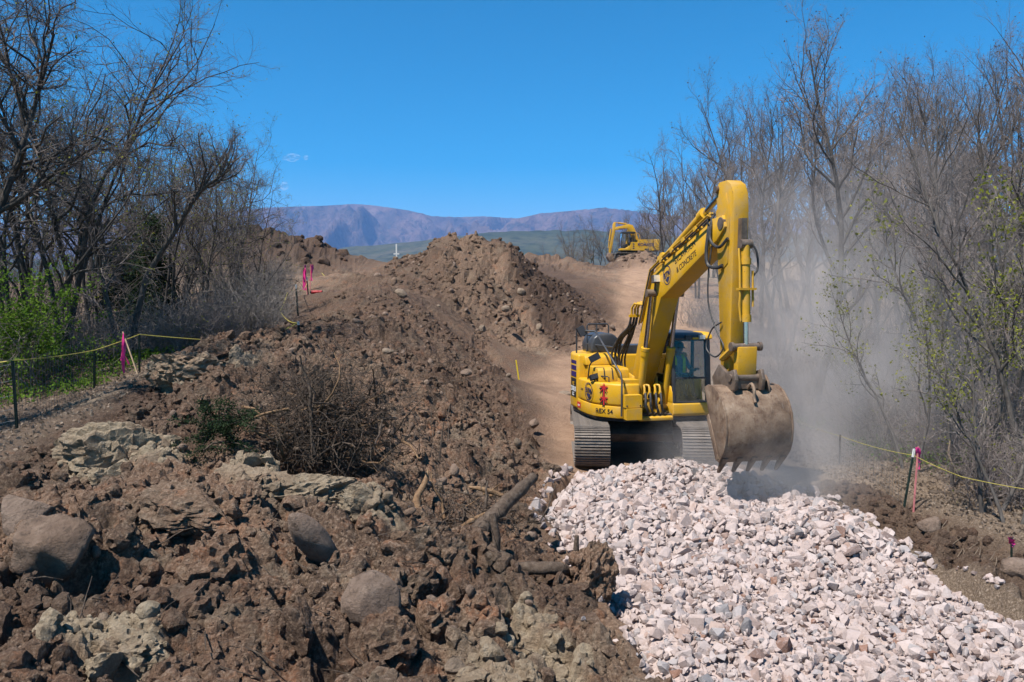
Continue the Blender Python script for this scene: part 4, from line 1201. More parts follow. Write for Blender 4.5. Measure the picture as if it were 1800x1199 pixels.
    part('cab_lining', M_INT, cab, lambda bm: (b_box(bm, (-1.24, -0.30, 2.80), (-0.42, 1.20, 2.838)), b_box(bm, (-1.24, -0.30, 1.379), (-0.42, 1.35, 1.39))))
    part('display_screen', M_INT, cab, lambda bm: (b_box(bm, (-0.62, 1.02, 2.05), (-0.44, 1.06, 2.22), (0.2, 0, 0.3)), b_tube(bm, [(-0.46, 1.1, 1.5), (-0.48, 1.08, 2.05)], 0.015)), 0.008)
    # boom
    Fp, Kp, Tp = Vector((0.35, 1.75)), Vector((1.74, 4.13)), Vector((4.81, 5.24))
    d1 = (Kp - Fp).normalized(); n1 = Vector((-d1.y, d1.x)); d2 = (Tp - Kp).normalized(); n2 = Vector((-d2.y, d2.x))
    bis = (n1 + n2).normalized()
    back = [Fp + n1 * 0.15, Fp + d1 * 0.9 + n1 * 0.25, Kp - d1 * 0.55 + n1 * 0.31, Kp + bis * 0.34, Kp + d2 * 0.6 + n2 * 0.32, Kp + d2 * 2.0 + n2 * 0.26, Tp - d2 * 0.3 + n2 * 0.23, Tp + d2 * 0.1 + n2 * 0.12]
    belly = [Tp + d2 * 0.12 - n2 * 0.12, Tp - d2 * 0.25 - n2 * 0.23, Kp + d2 * 1.6 - n2 * 0.30, Kp + d2 * 0.35 - n2 * 0.37, Kp - bis * 0.39, Kp - d1 * 0.45 - n1 * 0.35, Fp + d1 * 0.7 - n1 * 0.25, Fp - n1 * 0.19, Fp - d1 * 0.17]
    boom_o = [(p.x, p.y) for p in back + belly]
    boom = part('boom', M_YEL, E, lambda bm: b_prism(bm, boom_o, -0.215, 0.215), 0.012)
    mid = lambda f, o: Vector((0.0, *(Kp + d2 * f + n2 * o)))
    up3 = Vector((0, n2.x, n2.y)); rt3 = Vector((0, d2.x, d2.y))
    def on_boom(me, f, o, nm='lettering'):
        p = mid(f, o); p.x = 0.2175
        return place_m(nm, me, boom, frame_m(p, rt3, up3))
    on_boom(text_mesh('EXCAVATION', 0.175, M_INK, bold=0.0, space=0.95), 1.62, 0.10)
    on_boom(text_mesh('& CONCRETE', 0.17, M_INK, space=0.95), 1.62, -0.11)
    lg = on_boom(logo, 0.62, -0.02, 'logo')
    place_m('lettering', lt_m, lg, Matrix.Translation((0, 0.02, 0.004)))
    part('lamp_housing', M_FRM, boom, lambda bm: (b_box(bm, (0.19, 1.78, 4.16), (0.36, 1.90, 4.33), (0.2, 0, 0)), b_tube(bm, [(0.27, 1.8, 4.16), (0.25, 1.72, 4.0)], 0.02)), 0.015)
    part('lamp_lens', M_LAMP, boom, lambda bm: b_box(bm, (0.205, 1.905, 4.17), (0.345, 1.925, 4.32), (0.2, 0, 0), (0.275, 1.84, 4.245)), 0.006)
    part('cylinder_pin', M_PIN, boom, lambda bm: b_cyl(bm, (-0.44, 1.70, 3.93), (0.44, 1.70, 3.93), 0.085, n=16), 0.01)
    part('boom_foot_pin', M_PIN, boom, lambda bm: b_cyl(bm, (-0.36, Fp.x, Fp.y), (0.36, Fp.x, Fp.y), 0.10, n=16))
    for sx in (0.315, -0.315):
        def barrel(bm):
            a, b = Vector((sx, 0.98, 1.26)), Vector((sx, 1.70, 3.93))
            m = a.lerp(b, 0.52)
            b_cyl(bm, a, m, 0.088, n=18); b_cyl(bm, a.lerp(b, 0.46), a.lerp(b, 0.50), 0.103, n=18); b_cyl(bm, a.lerp(b, 0.505), a.lerp(b, 0.53), 0.105, n=18)
            b_cyl(bm, a - Vector((0.1, 0, 0)), a + Vector((0.1, 0, 0)), 0.11, n=14)
        c = part('boom_cylinder', M_YEL, E, barrel, 0.006)
        part('piston_rod', M_CHR, c, lambda bm: b_cyl(bm, Vector((sx, 0.98, 1.26)).lerp(Vector((sx, 1.70, 3.93)), 0.53), (sx, 1.70, 3.93), 0.05, n=16))
    # arm cylinder on the boom's back
    A0, A1 = Vector((0, *(Kp + d2 * 0.25 + n2 * 0.54))), Vector((0, 4.52, 5.89))
    ac = part('arm_cylinder', M_YEL, E, lambda bm: (b_cyl(bm, A0, A0.lerp(A1, 0.68), 0.10, n=18), b_cyl(bm, A0.lerp(A1, 0.64), A0.lerp(A1, 0.70), 0.125, n=18), b_cyl(bm, A0 - Vector((0.14, 0, 0)), A0 + Vector((0.14, 0, 0)), 0.12, n=14)), 0.006)
    part('piston_rod', M_CHR, ac, lambda bm: b_cyl(bm, A0.lerp(A1, 0.7), A1, 0.058, n=16))
    part('cylinder_bracket', M_YEL, boom, lambda bm: [b_prism(bm, [tuple(Kp + d2 * -0.15 + n2 * 0.30), tuple(Kp + d2 * 0.65 + n2 * 0.30), tuple(Kp + d2 * 0.38 + n2 * 0.62), tuple(Kp + d2 * 0.10 + n2 * 0.62)], a, a + 0.05) for a in (-0.16, 0.11)], 0.01)
    # steel pipes along the back of the boom
    for i, (xx, lift, m, r) in enumerate(((0.215, 0.03, M_YEL, 0.022), (0.26, 0.05, M_YEL, 0.022), (0.16, 0.10, M_YEL, 0.020), (0.29, -0.04, M_RUB, 0.017), (0.10, 0.07, M_RUB, 0.018), (-0.2, 0.05, M_YEL, 0.022))):
        pp = [Fp + d1 * 1.5 + n1 * (0.32 + lift), Kp - d1 * 0.5 + n1 * (0.35 + lift), Kp + bis * (0.39 + lift), Kp + d2 * 0.7 + n2 * (0.37 + lift), Kp + d2 * 1.9 + n2 * (0.30 + lift), Tp - d2 * 0.35 + n2 * (0.28 + lift)]
        part('pipe' if m is M_YEL else 'hose', m, boom, lambda bm: b_tube(bm, [(xx, p.x, p.y) for p in pp], r, 7))
    for f in (0.55, 1.15, 1.75, 2.35):
        q = Kp + d2 * f + n2 * (0.35 - 0.035 * f)
        part('pipe_clamp', M_YEL, boom, lambda bm: b_box(bm, (0.05, q.x - 0.05, q.y - 0.02), (0.31, q.x + 0.05, q.y + 0.07), (math.atan2(d2.y, d2.x), 0, 0)), 0.01)
    # manifold and hoses from body to boom
    for i, xx in enumerate((0.42, 0.34, 0.27)):
        o = 0.02 * i
        part('hose', M_RUB, boom, lambda bm: b_tube(bm, spline([(0.62 - 0.09 * i, 0.05, 2.05), (0.66 - 0.09 * i, 0.02, 2.45), (0.56 - 0.05 * i, 0.25, 2.85), (xx + 0.04, 0.62, 3.12), (xx, 0.72, 3.42)], 5), 0.030, 8))
        part('hose_fitting', M_YEL, boom, lambda bm: b_tube(bm, [(xx, 0.72, 3.40), (xx, 0.74, 3.58), (xx - 0.02, 0.86, 3.68 + o), (0.25 - 0.03 * i, 1.05, 3.66 + o)], 0.028, 8))
        part('hose', M_RUB, boom, lambda bm: b_tube(bm, spline([(0.50 - 0.08 * i, 0.15, 1.95), (0.52 - 0.08 * i, 0.12, 2.3), (0.48 - 0.06 * i, 0.3, 2.6), (0.40 - 0.05 * i, 0.5, 2.95), (xx, 0.70, 3.40)], 5), 0.024, 8))
    part('manifold', M_YEL, boom, lambda bm: b_box(bm, (0.20, 0.66, 3.36), (0.47, 0.76, 3.42)), 0.01)
    # arm
    arm_o = [(4.46, 5.93), (4.58, 6.03), (4.88, 6.03), (5.06, 5.94), (5.16, 5.76), (5.19, 5.45), (5.17, 4.6), (5.13, 2.62), (5.02, 2.40), (4.84, 2.36), (4.76, 2.55), (4.66, 3.6), (4.55, 4.75), (4.56, 5.25), (4.46, 5.80)]
    arm = part('arm', M_YEL2, E, lambda bm: b_prism(bm, arm_o, -0.15, 0.15), 0.02)
    part('arm_top_pin', M_PIN, arm, lambda bm: b_cyl(bm, (-0.2, 4.53, 5.90), (0.2, 4.53, 5.90), 0.07, n=14))
    part('boom_arm_pin', M_PIN, arm, lambda bm: b_cyl(bm, (-0.23, Tp.x, Tp.y), (0.23, Tp.x, Tp.y), 0.115, n=16), 0.01)
    part('wear_plate', M_YEL2, arm, lambda bm: b_prism(bm, [(4.50, 5.5), (4.9, 5.8), (5.05, 5.4), (5.0, 4.5), (4.75, 4.35), (4.6, 4.6)], 0.151, 0.165), 0.006)
    part('link_bracket', M_PIN, arm, lambda bm: (b_box(bm, (-0.05, 5.17, 4.72), (0.06, 5.33, 5.30)), b_cyl(bm, (-0.11, 5.36, 4.83), (0.11, 5.36, 4.83), 0.085, n=14)), 0.012)
    B0, B1 = Vector((0, 5.36, 4.83)), Vector((0, 5.44, 2.98))
    bc = part('bucket_cylinder', M_YEL2, E, lambda bm: (b_cyl(bm, B0, B0.lerp(B1, 0.74), 0.082, n=18), b_cyl(bm, B0.lerp(B1, 0.14), B0.lerp(B1, 0.20), 0.10, n=18), b_cyl(bm, B0.lerp(B1, 0.69), B0.lerp(B1, 0.76), 0.10, n=18)), 0.006)
    part('piston_rod', M_CHR, bc, lambda bm: b_cyl(bm, B0.lerp(B1, 0.76), B1, 0.048, n=16))
    part('pipe', M_YEL2, bc, lambda bm: (b_tube(bm, [(0.13, 5.36, 4.75), (0.14, 5.42, 4.5), (0.13, 5.44, 3.9), (0.15, 5.45, 3.75), (0.12, 5.46, 3.45)], 0.02), b_tube(bm, [(-0.13, 5.40, 4.35), (-0.13, 5.43, 3.7)], 0.022)))
    part('cylinder_strap', M_YEL2, bc, lambda bm: b_box(bm, (-0.16, 5.34, 4.0), (0.16, 5.50, 4.04)), 0.006)
    hose = lambda pts, r=0.03: part('hose', M_RUB, arm, lambda bm: b_tube(bm, spline(pts, 6), r, 8))
    hose([(0.16, 4.25, 5.42), (0.24, 4.36, 5.15), (0.30, 4.40, 4.75), (0.30, 4.48, 4.48), (0.24, 4.72, 4.42), (0.185, 4.86, 4.46)], 0.034)
    hose([(0.10, 4.30, 5.46), (0.22, 4.44, 5.30), (0.28, 4.52, 4.95), (0.24, 4.80, 4.80), (0.19, 5.05, 4.95)], 0.030)
    hose([(0.18, 4.40, 4.9), (0.26, 4.42, 4.3), (0.28, 4.50, 3.7), (0.24, 4.8, 3.2), (0.24, 5.05, 2.95), (0.30, 4.85, 2.75), (0.34, 4.55, 2.9), (0.26, 4.6, 3.25), (0.19, 4.85, 3.4)], 0.016)
    hose([(-0.12, 5.25, 4.9), (-0.24, 5.32, 4.7), (-0.26, 5.34, 4.4), (-0.15, 5.38, 4.25)], 0.02)
    # linkage and coupler
    part('idler_link', M_YEL2, E, lambda bm: [b_tube(bm, [(a, 4.96, 2.72), (a, 5.44, 2.98)], 0.06, 6) for a in (-0.22, 0.22)], 0.01)
    part('arm_tip_pin', M_PIN, E, lambda bm: b_cyl(bm, (-0.26, 4.94, 2.46), (0.26, 4.94, 2.46), 0.085, n=14), 0.006)
    part('link_pin', M_PIN, E, lambda bm: (b_cyl(bm, (-0.27, 5.44, 2.98), (0.27, 5.44, 2.98), 0.06, n=14), b_cyl(bm, (-0.30, 5.44, 2.98), (-0.25, 5.44, 2.98), 0.085, n=10), b_cyl(bm, (0.25, 5.44, 2.98), (0.30, 5.44, 2.98), 0.085, n=10)), 0.006)
    part('bucket_link', M_YEL2, E, lambda bm: b_prism(bm, [(5.36, 2.98), (5.52, 2.98), (5.50, 2.44), (5.34, 2.42)], -0.19, 0.19), 0.02)
    part('coupler', M_PIN, E, lambda bm: ([b_prism(bm, [(4.72, 2.36), (4.98, 2.62), (5.30, 2.50), (5.56, 2.58), (5.64, 2.40), (5.60, 2.20), (4.80, 2.16)], a, a + 0.07) for a in (-0.30, 0.23)], b_box(bm, (-0.22, 4.9, 2.22), (0.22, 5.5, 2.40)), b_cyl(bm, (-0.33, 5.46, 2.42), (0.33, 5.46, 2.42), 0.07)), 0.012)
    # bucket
    sh = [(4.98, 2.20), (5.12, 2.26), (5.34, 2.25), (5.52, 2.17), (5.70, 2.01), (5.82, 1.80), (5.87, 1.55), (5.85, 1.30), (5.78, 1.12), (5.70, 1.02)]
    inn = [(5.02, 2.14), (5.12, 2.20), (5.32, 2.19), (5.48, 2.12), (5.65, 1.97), (5.765, 1.78), (5.81, 1.55), (5.79, 1.32), (5.73, 1.15), (5.66, 1.05)]
    W = 0.66
    bk = part('bucket', M_BKT, E, lambda bm: b_prism(bm, sh + inn[::-1], -W + 0.04, W - 0.04), 0.004, loc=(-0.08, 0, 0))
    for a in (-W, W - 0.04):
        part('side_plate', M_BKT, bk, lambda bm: b_prism(bm, [(y + 0.006, z + 0.006) for y, z in sh] + [(5.60, 1.00), (5.44, 1.32), (5.20, 1.72)], a, a + 0.04), 0.006)
        part('side_cutter', M_BKT, bk, lambda bm: b_prism(bm, [(5.62, 0.985), (5.44, 1.33), (5.19, 1.74), (5.11, 1.67), (5.34, 1.25), (5.51, 0.93)], a - 0.012, a + 0.052), 0.006)
    part('cutting_edge', M_BKT, bk, lambda bm: b_prism(bm, [(5.73, 1.06), (5.67, 1.05), (5.56, 0.93), (5.60, 0.91)], -W, W), 0.004)
    part('wear_strap', M_BKT, bk, lambda bm: b_prism(bm, [(y * 1.0 + 0.012, z + 0.004) for y, z in sh[5:]] + [(y - 0.012, z) for y, z in sh[5:][::-1]], -W + 0.06, W - 0.06), 0.004)
    for k in range(5):
        cx = -W + 0.09 + k * (2 * W - 0.18) / 4
        def tooth(bm):
            A = [bm.verts.new((cx + sx * w, y, z)) for (y, z, w) in ((5.73, 1.00, 0.058), (5.60, 1.02, 0.058), (5.41, 0.70, 0.030), (5.45, 0.685, 0.030)) for sx in (-1, 1)]
            for f in ((0, 1, 3, 2), (2, 3, 5, 4), (4, 5, 7, 6), (6, 7, 1, 0), (0, 2, 4, 6), (1, 7, 5, 3)): bm.faces.new([A[i] for i in f])
            bmesh.ops.recalc_face_normals(bm, faces=bm.faces[:])
        part('tooth', M_BKT, bk, tooth, 0.012)
    for a in (-0.37, 0.32): part('bucket_ear', M_BKT, bk, lambda bm: b_prism(bm, [(4.95, 2.20), (5.55, 2.16), (5.52, 2.34), (5.40, 2.46), (5.25, 2.36), (5.08, 2.50), (4.95, 2.46)], a, a + 0.05), 0.01)
    part('lifting_hook', M_BKT, bk, lambda bm: b_tube(bm, spline([(0.05, 5.48, 2.22), (0.05, 5.62, 2.32), (0.05, 5.72, 2.22), (0.05, 5.72, 2.08), (0.05, 5.76, 2.0)], 5), 0.03, 8), 0)
    return E
EXC = build_excavator()

def build_operator():
    m = Matrix.Translation(EXC.location) @ Matrix.Rotation(EXC_YAW, 4, 'Z')
    J = {'pel': (-0.83, 0.18, 1.86, .15), 'bel': (-0.83, 0.17, 2.00, .14), 'che': (-0.83, 0.14, 2.20, .165), 'nek': (-0.83, 0.15, 2.37, .065), 'hed0': (-0.83, 0.17, 2.44, .075), 'hed1': (-0.83, 0.18, 2.52, .100), 'hed2': (-0.83, 0.17, 2.60, .092),
         'shr': (-0.63, 0.14, 2.28, .075), 'elr': (-0.55, 0.20, 2.03, .05), 'wrr': (-0.52, 0.44, 2.02, .036), 'har': (-0.505, 0.54, 2.08, .040),
         'shl': (-1.03, 0.14, 2.28, .075), 'ell': (-1.12, 0.22, 2.04, .05), 'wrl': (-1.13, 0.46, 2.03, .036), 'hal': (-1.145, 0.56, 2.08, .040),
         'hpr': (-0.73, 0.24, 1.86, .095), 'knr': (-0.70, 0.66, 1.88, .07), 'anr': (-0.72, 0.82, 1.50, .05), 'for': (-0.72, 0.97, 1.44, .045),
         'hpl': (-0.93, 0.24, 1.86, .095), 'knl': (-0.96, 0.66, 1.88, .07), 'anl': (-0.94, 0.82, 1.50, .05), 'fol': (-0.94, 0.97, 1.44, .045)}
    E_ = [('pel', 'bel'), ('bel', 'che'), ('che', 'nek'), ('nek', 'hed0'), ('hed0', 'hed1'), ('hed1', 'hed2'), ('che', 'shr'), ('shr', 'elr'), ('elr', 'wrr'), ('wrr', 'har'), ('che', 'shl'), ('shl', 'ell'), ('ell', 'wrl'), ('wrl', 'hal'),
          ('pel', 'hpr'), ('hpr', 'knr'), ('knr', 'anr'), ('anr', 'for'), ('pel', 'hpl'), ('hpl', 'knl'), ('knl', 'anl'), ('anl', 'fol')]
    for s, sg in (('har', 1), ('hal', -1)):
        x, y, z, _ = J[s]
        for i in range(4):
            a, b = f'{s}f{i}a', f'{s}f{i}b'
            ox = (i - 1.5) * 0.021
            J[a] = (x + ox, y + 0.055, z + 0.012, .0105); J[b] = (x + ox, y + 0.06 - 0.004 * abs(i - 1), z - 0.035, .0095)
            E_ += [(s, a), (a, b)]
        J[s + 'ta'] = (x + sg * -0.045, y + 0.01, z + 0.01, .012); J[s + 'tb'] = (x + sg * -0.048, y + 0.05, z + 0.005, .010)
        E_ += [(s, s + 'ta'), (s + 'ta', s + 'tb')]
    keys = list(J)
    me = bpy.data.meshes.new('person')
    me.from_pydata([J[k][:3] for k in keys], [(keys.index(a), keys.index(b)) for a, b in E_], [])
    o = bpy.data.objects.new('person', me)
    COL.objects.link(o)
    o.modifiers.new('skin', 'SKIN'); sb = o.modifiers.new('sub', 'SUBSURF'); sb.levels = 1; sb.render_levels = 1
    for i, k in enumerate(keys):
        sv = me.skin_vertices[0].data[i]
        sv.radius = (J[k][3], J[k][3] * (0.75 if k in ('che', 'bel', 'pel') else 1)); sv.use_root = k == 'pel'
    dg = bpy.context.evaluated_depsgraph_get()
    body = bpy.data.meshes.new_from_object(o.evaluated_get(dg))
    bpy.data.objects.remove(o)
    skin = simple('skin', (0.36, 0.20, 0.135), 0.55, 0, 0.35, 0.1, 10)
    shirt = simple('grey_shirt', (0.34, 0.37, 0.41), 0.9, 0, 0.2, 0.15, 14, 0.004, 60)
    jeans = simple('dark_trousers', (0.035, 0.04, 0.06), 0.9, 0, 0.2, 0.2, 14)
    hiv = simple('hi_vis_fabric', (0.75, 1.0, 0.06), 0.8, 0, 0.3, 0.06, 10)
    for mm in (skin, shirt, jeans): body.materials.append(mm)
    for p in body.polygons:
        c = p.center
        p.use_smooth = True
        hand = c.y > 0.43 and c.z > 1.97 and (c.x > -0.58 or c.x < -1.06)
        p.material_index = 0 if (c.z > 2.37 or hand) else (2 if c.z < 1.93 and not (abs(c.x + 0.83) > 0.2 and c.z > 1.9) else 1)
    P = new_obj('person', body)
    P.matrix_world = m @ Matrix.Translation((-0.12, 0.16, 0.02))
    tag(P, 'operator in cap and lime safety vest sitting in the excavator cab', 'person')
    part('cap', M_INT, P, lambda bm: (b_prism(bm, [(0.06, 2.585), (0.30, 2.575), (0.38, 2.562), (0.385, 2.572), (0.28, 2.60), (0.26, 2.66), (0.20, 2.70), (0.13, 2.70), (0.07, 2.65)], -0.93, -0.73)), 0.03)
    part('hair', simple('dark_hair', (0.03, 0.02, 0.015), 0.7), P, lambda bm: b_box(bm, (-0.925, 0.07, 2.46), (-0.735, 0.15, 2.60)), 0.03)
    part('nose', skin, P, lambda bm: b_prism(bm, [(0.26, 2.54), (0.295, 2.49), (0.26, 2.48)], -0.842, -0.818), 0.004)
    for s in (-1, 1):
        part('eye', M_INK, P, lambda bm: b_box(bm, (-0.83 + s * 0.035 - 0.014, 0.262, 2.53), (-0.83 + s * 0.035 + 0.014, 0.274, 2.542)))
        part('ear', skin, P, lambda bm: b_box(bm, (-0.83 + s * 0.098 - 0.01, 0.15, 2.48), (-0.83 + s * 0.098 + 0.01, 0.20, 2.55)), 0.008)
        part('vest', hiv, P, lambda bm: b_prism(bm, [(0.255, 1.95), (0.285, 1.95), (0.30, 2.15), (0.285, 2.30), (0.16, 2.40), (0.02, 2.34), (0.02, 2.31), (0.15, 2.365), (0.26, 2.28), (0.275, 2.15)], -0.83 + s * 0.075 - (0.0 if s > 0 else 0.075), -0.83 + s * 0.075 + (0.075 if s > 0 else 0.0)), 0.008)
    part('mouth', simple('lips', (0.25, 0.10, 0.08), 0.5), P, lambda bm: b_box(bm, (-0.855, 0.262, 2.452), (-0.805, 0.272, 2.460)))
    return P
build_operator()

def build_far_excavator():
    g = at(1112, 462, 84.0)
    z0 = 7.0
    E = thing('excavator', 'yellow excavator with folded arm seen side-on uphill behind a dirt mound', 'excavator', (g.x, g.y, z0), RAD(90) + RAD(4))
    # local +y points to image left
    for sx in (1, -1): build_track(E, sx * 1.15, 0.6, 1.75, 0.45, 0.40, 24, 0.0, False)
    part('undercarriage', M_FRM, E, lambda bm: (b_box(bm, (-0.8, -1.0, 0.4), (0.8, 1.0, 0.85)), b_cyl(bm, (0, 0, 0.8), (0, 0, 1.05), 0.6, n=24)), 0.03)
    part('revolving_frame', M_BLK, E, lambda bm: b_box(bm, (-1.25, -2.3, 1.0), (1.25, 1.55, 1.08)), 0.02)
    bd = part('engine_body', M_YEL, E, lambda bm: b_box(bm, (-1.32, -1.9, 1.09), (1.32, -0.25, 2.22)), 0.06, 3)
    cw = part('counterweight', M_YEL, E, lambda bm: b_prism(bm, [(-1.36, -1.91), (-1.34, -2.5), (-1.0, -2.72), (1.0, -2.72), (1.34, -2.5), (1.36, -1.91)], 1.09, 2.25, 'z'), 0.07, 3)
    part('side_hatch', M_BLK, bd, lambda bm: b_box(bm, (-1.335, -1.4, 1.09), (-1.325, -0.95, 1.28)))
    part('door_seam', M_BLK, bd, lambda bm: (b_box(bm, (-1.333, -0.46, 1.35), (-1.324, -0.43, 2.05)), b_box(bm, (-1.333, -1.86, 1.35), (-1.324, -1.83, 2.05))))
    place_m('lettering', text_mesh('KOMATSU', 0.40, M_PUR, bold=0.006), bd, frame_m((-1.3365, -1.16, 1.68), (0, -1, 0), (0, 0, 1)))
    part('side_platform', M_YEL, E, lambda bm: b_box(bm, (-1.30, -0.24, 1.09), (1.30, 0.45, 1.95)), 0.03)
    st = part('stripe_decal', M_NAVY, E, lambda bm: [b_box(bm, (-1.312, 0.12, 1.25 + 0.22 * i), (-1.303, 0.30, 1.36 + 0.22 * i), (0.5, 0, 0)) for i in range(3)])
    cab = part('cab', M_BLK, E, lambda bm: (b_prism(bm, [(0.0, 2.95), (0.0, 2.84), (1.35, 2.84), (1.42, 2.95), (1.2, 3.02), (0.1, 3.02)], -1.28, -0.28),
        [b_tube(bm, [(x, y0, 1.5), (x, y1, 2.86)], 0.055, 4) for x in (-1.25, -0.31) for y0, y1 in ((1.55, 1.38), (0.62, 0.62), (0.05, 0.05))], b_prism(bm, [(0.46, 1.15), (1.55, 1.15), (1.58, 1.5), (0.46, 1.9)], -0.35, -0.29), b_box(bm, (-0.95, 0.3, 1.5), (-0.5, 0.5, 2.45))), 0.01)
    part('cab_base', M_YEL, cab, lambda bm: b_prism(bm, [(0.46, 1.09), (1.58, 1.09), (1.58, 1.30), (0.95, 1.30), (0.46, 1.72)], -1.29, -0.30), 0.02)
    gl = lambda q: part('window', M_GLS, cab, lambda bm: bm.faces.new([bm.verts.new(p) for p in q]))
    gl([(-1.24, 0.65, 1.7), (-1.24, 1.52, 1.35), (-1.24, 1.38, 2.84), (-1.24, 0.65, 2.84)])
    gl([(-1.24, 0.08, 2.0), (-1.24, 0.60, 2.0), (-1.24, 0.60, 2.84), (-1.24, 0.08, 2.84)])
    gl([(-1.24, 1.54, 1.35), (-0.32, 1.54, 1.35), (-0.32, 1.40, 2.84), (-1.24, 1.40, 2.84)])
    # boom folded over the cab
    q = lambda pts: [(y if y < 0.5 else 0.5 + (y - 0.5) * 0.55, z) for y, z in pts]
    q1 = lambda x, y, z: (x, y if y < 0.5 else 0.5 + (y - 0.5) * 0.55, z)
    bo = part('boom', M_YEL, E, lambda bm: b_prism(bm, q([(-0.45, 1.6), (-0.15, 1.6), (0.30, 2.95), (0.75, 3.42), (3.0, 3.24), (3.1, 3.40), (2.95, 3.58), (2.0, 3.68), (0.6, 3.90), (0.05, 3.78), (-0.20, 3.3), (-0.70, 2.0)]), -0.18, 0.18), 0.02)
    place_m('lettering', text_mesh('KOMATSU', 0.15, M_PUR, bold=0.006), bo, frame_m((-0.1825, 1.2, 3.38), (0, -1, 0.06), (0, 0, 1)))
    ac = part('arm_cylinder', M_YEL2, E, lambda bm: (b_cyl(bm, q1(0, 0.85, 3.9), q1(0, 2.4, 4.0), 0.09), b_cyl(bm, q1(0, 2.4, 4.0), q1(0, 3.15, 4.05), 0.05)))
    for sx in (-0.3, 0.3): part('boom_cylinder', M_YEL2, E, lambda bm: (b_cyl(bm, (sx, 0.6, 1.3), (sx, 0.6, 2.5), 0.08), b_cyl(bm, (sx, 0.6, 2.5), (sx, 0.6, 3.3), 0.05)))
    part('arm', M_YEL2, E, lambda bm: b_prism(bm, q([(2.95, 4.02), (3.28, 4.08), (3.5, 3.85), (3.55, 3.3), (4.2, 1.2), (4.15, 0.75), (3.85, 0.75), (3.35, 2.3), (2.95, 3.4)]), -0.16, 0.16), 0.02)
    part('bucket_cylinder', M_YEL2, E, lambda bm: (b_cyl(bm, q1(0, 3.8, 3.4), q1(0, 4.15, 2.1), 0.08), b_cyl(bm, q1(0, 4.15, 2.1), q1(0, 4.3, 1.4), 0.045)))
    part('bucket', M_BKT, E, lambda bm: b_prism(bm, q([(3.7, 0.8), (4.3, 0.9), (4.6, 0.5), (4.2, 0.0), (3.2, -0.1), (2.9, 0.1)]), -0.55, 0.55), 0.03)
    part('handrail', M_YEL, E, lambda bm: b_tube(bm, [(0.9, -0.3, 2.2), (0.9, -0.3, 3.0), (0.9, -0.5, 3.1), (0.9, -0.9, 2.9), (0.9, -1.0, 2.25)], 0.03, 6))
build_far_excavator()
# ------------------------------------------------------------------ trees and shrubs
def tubes(groups):
    """groups: list of (P (m,k,3), R (m,k), sides) -> V, F (quads)"""
    Vs, Fs, off = [], [], 0
    for P, R, n in groups:
        P = np.asarray(P, float); R = np.asarray(R, float)
        m, k, _ = P.shape
        T = np.gradient(P, axis=1)
        T /= np.maximum(np.linalg.norm(T, axis=2, keepdims=True), 1e-9)
        main = P[:, -1] - P[:, 0]
        ref = np.cross(main, np.array([0.31, 0.52, 0.21])[None])
        ref /= np.maximum(np.linalg.norm(ref, axis=1, keepdims=True), 1e-9)
        A = ref[:, None, :] - T * (T * ref[:, None, :]).sum(2, keepdims=True)
        A /= np.maximum(np.linalg.norm(A, axis=2, keepdims=True), 1e-9)
        B = np.cross(T, A)
        th = np.arange(n) * 2 * math.pi / n
        ring = P[:, :, None, :] + R[:, :, None, None] * (A[:, :, None, :] * np.cos(th)[None, None, :, None] + B[:, :, None, :] * np.sin(th)[None, None, :, None])
        Vs.append(ring.reshape(-1, 3))
        i = np.arange(m * k * n).reshape(m, k, n)
        j = np.roll(i, -1, axis=2)
        Fs.append(np.stack([i[:, :-1], j[:, :-1], j[:, 1:], i[:, 1:]], -1).reshape(-1, 4) + off)
        off += m * k * n
    return np.concatenate(Vs), np.concatenate(Fs)

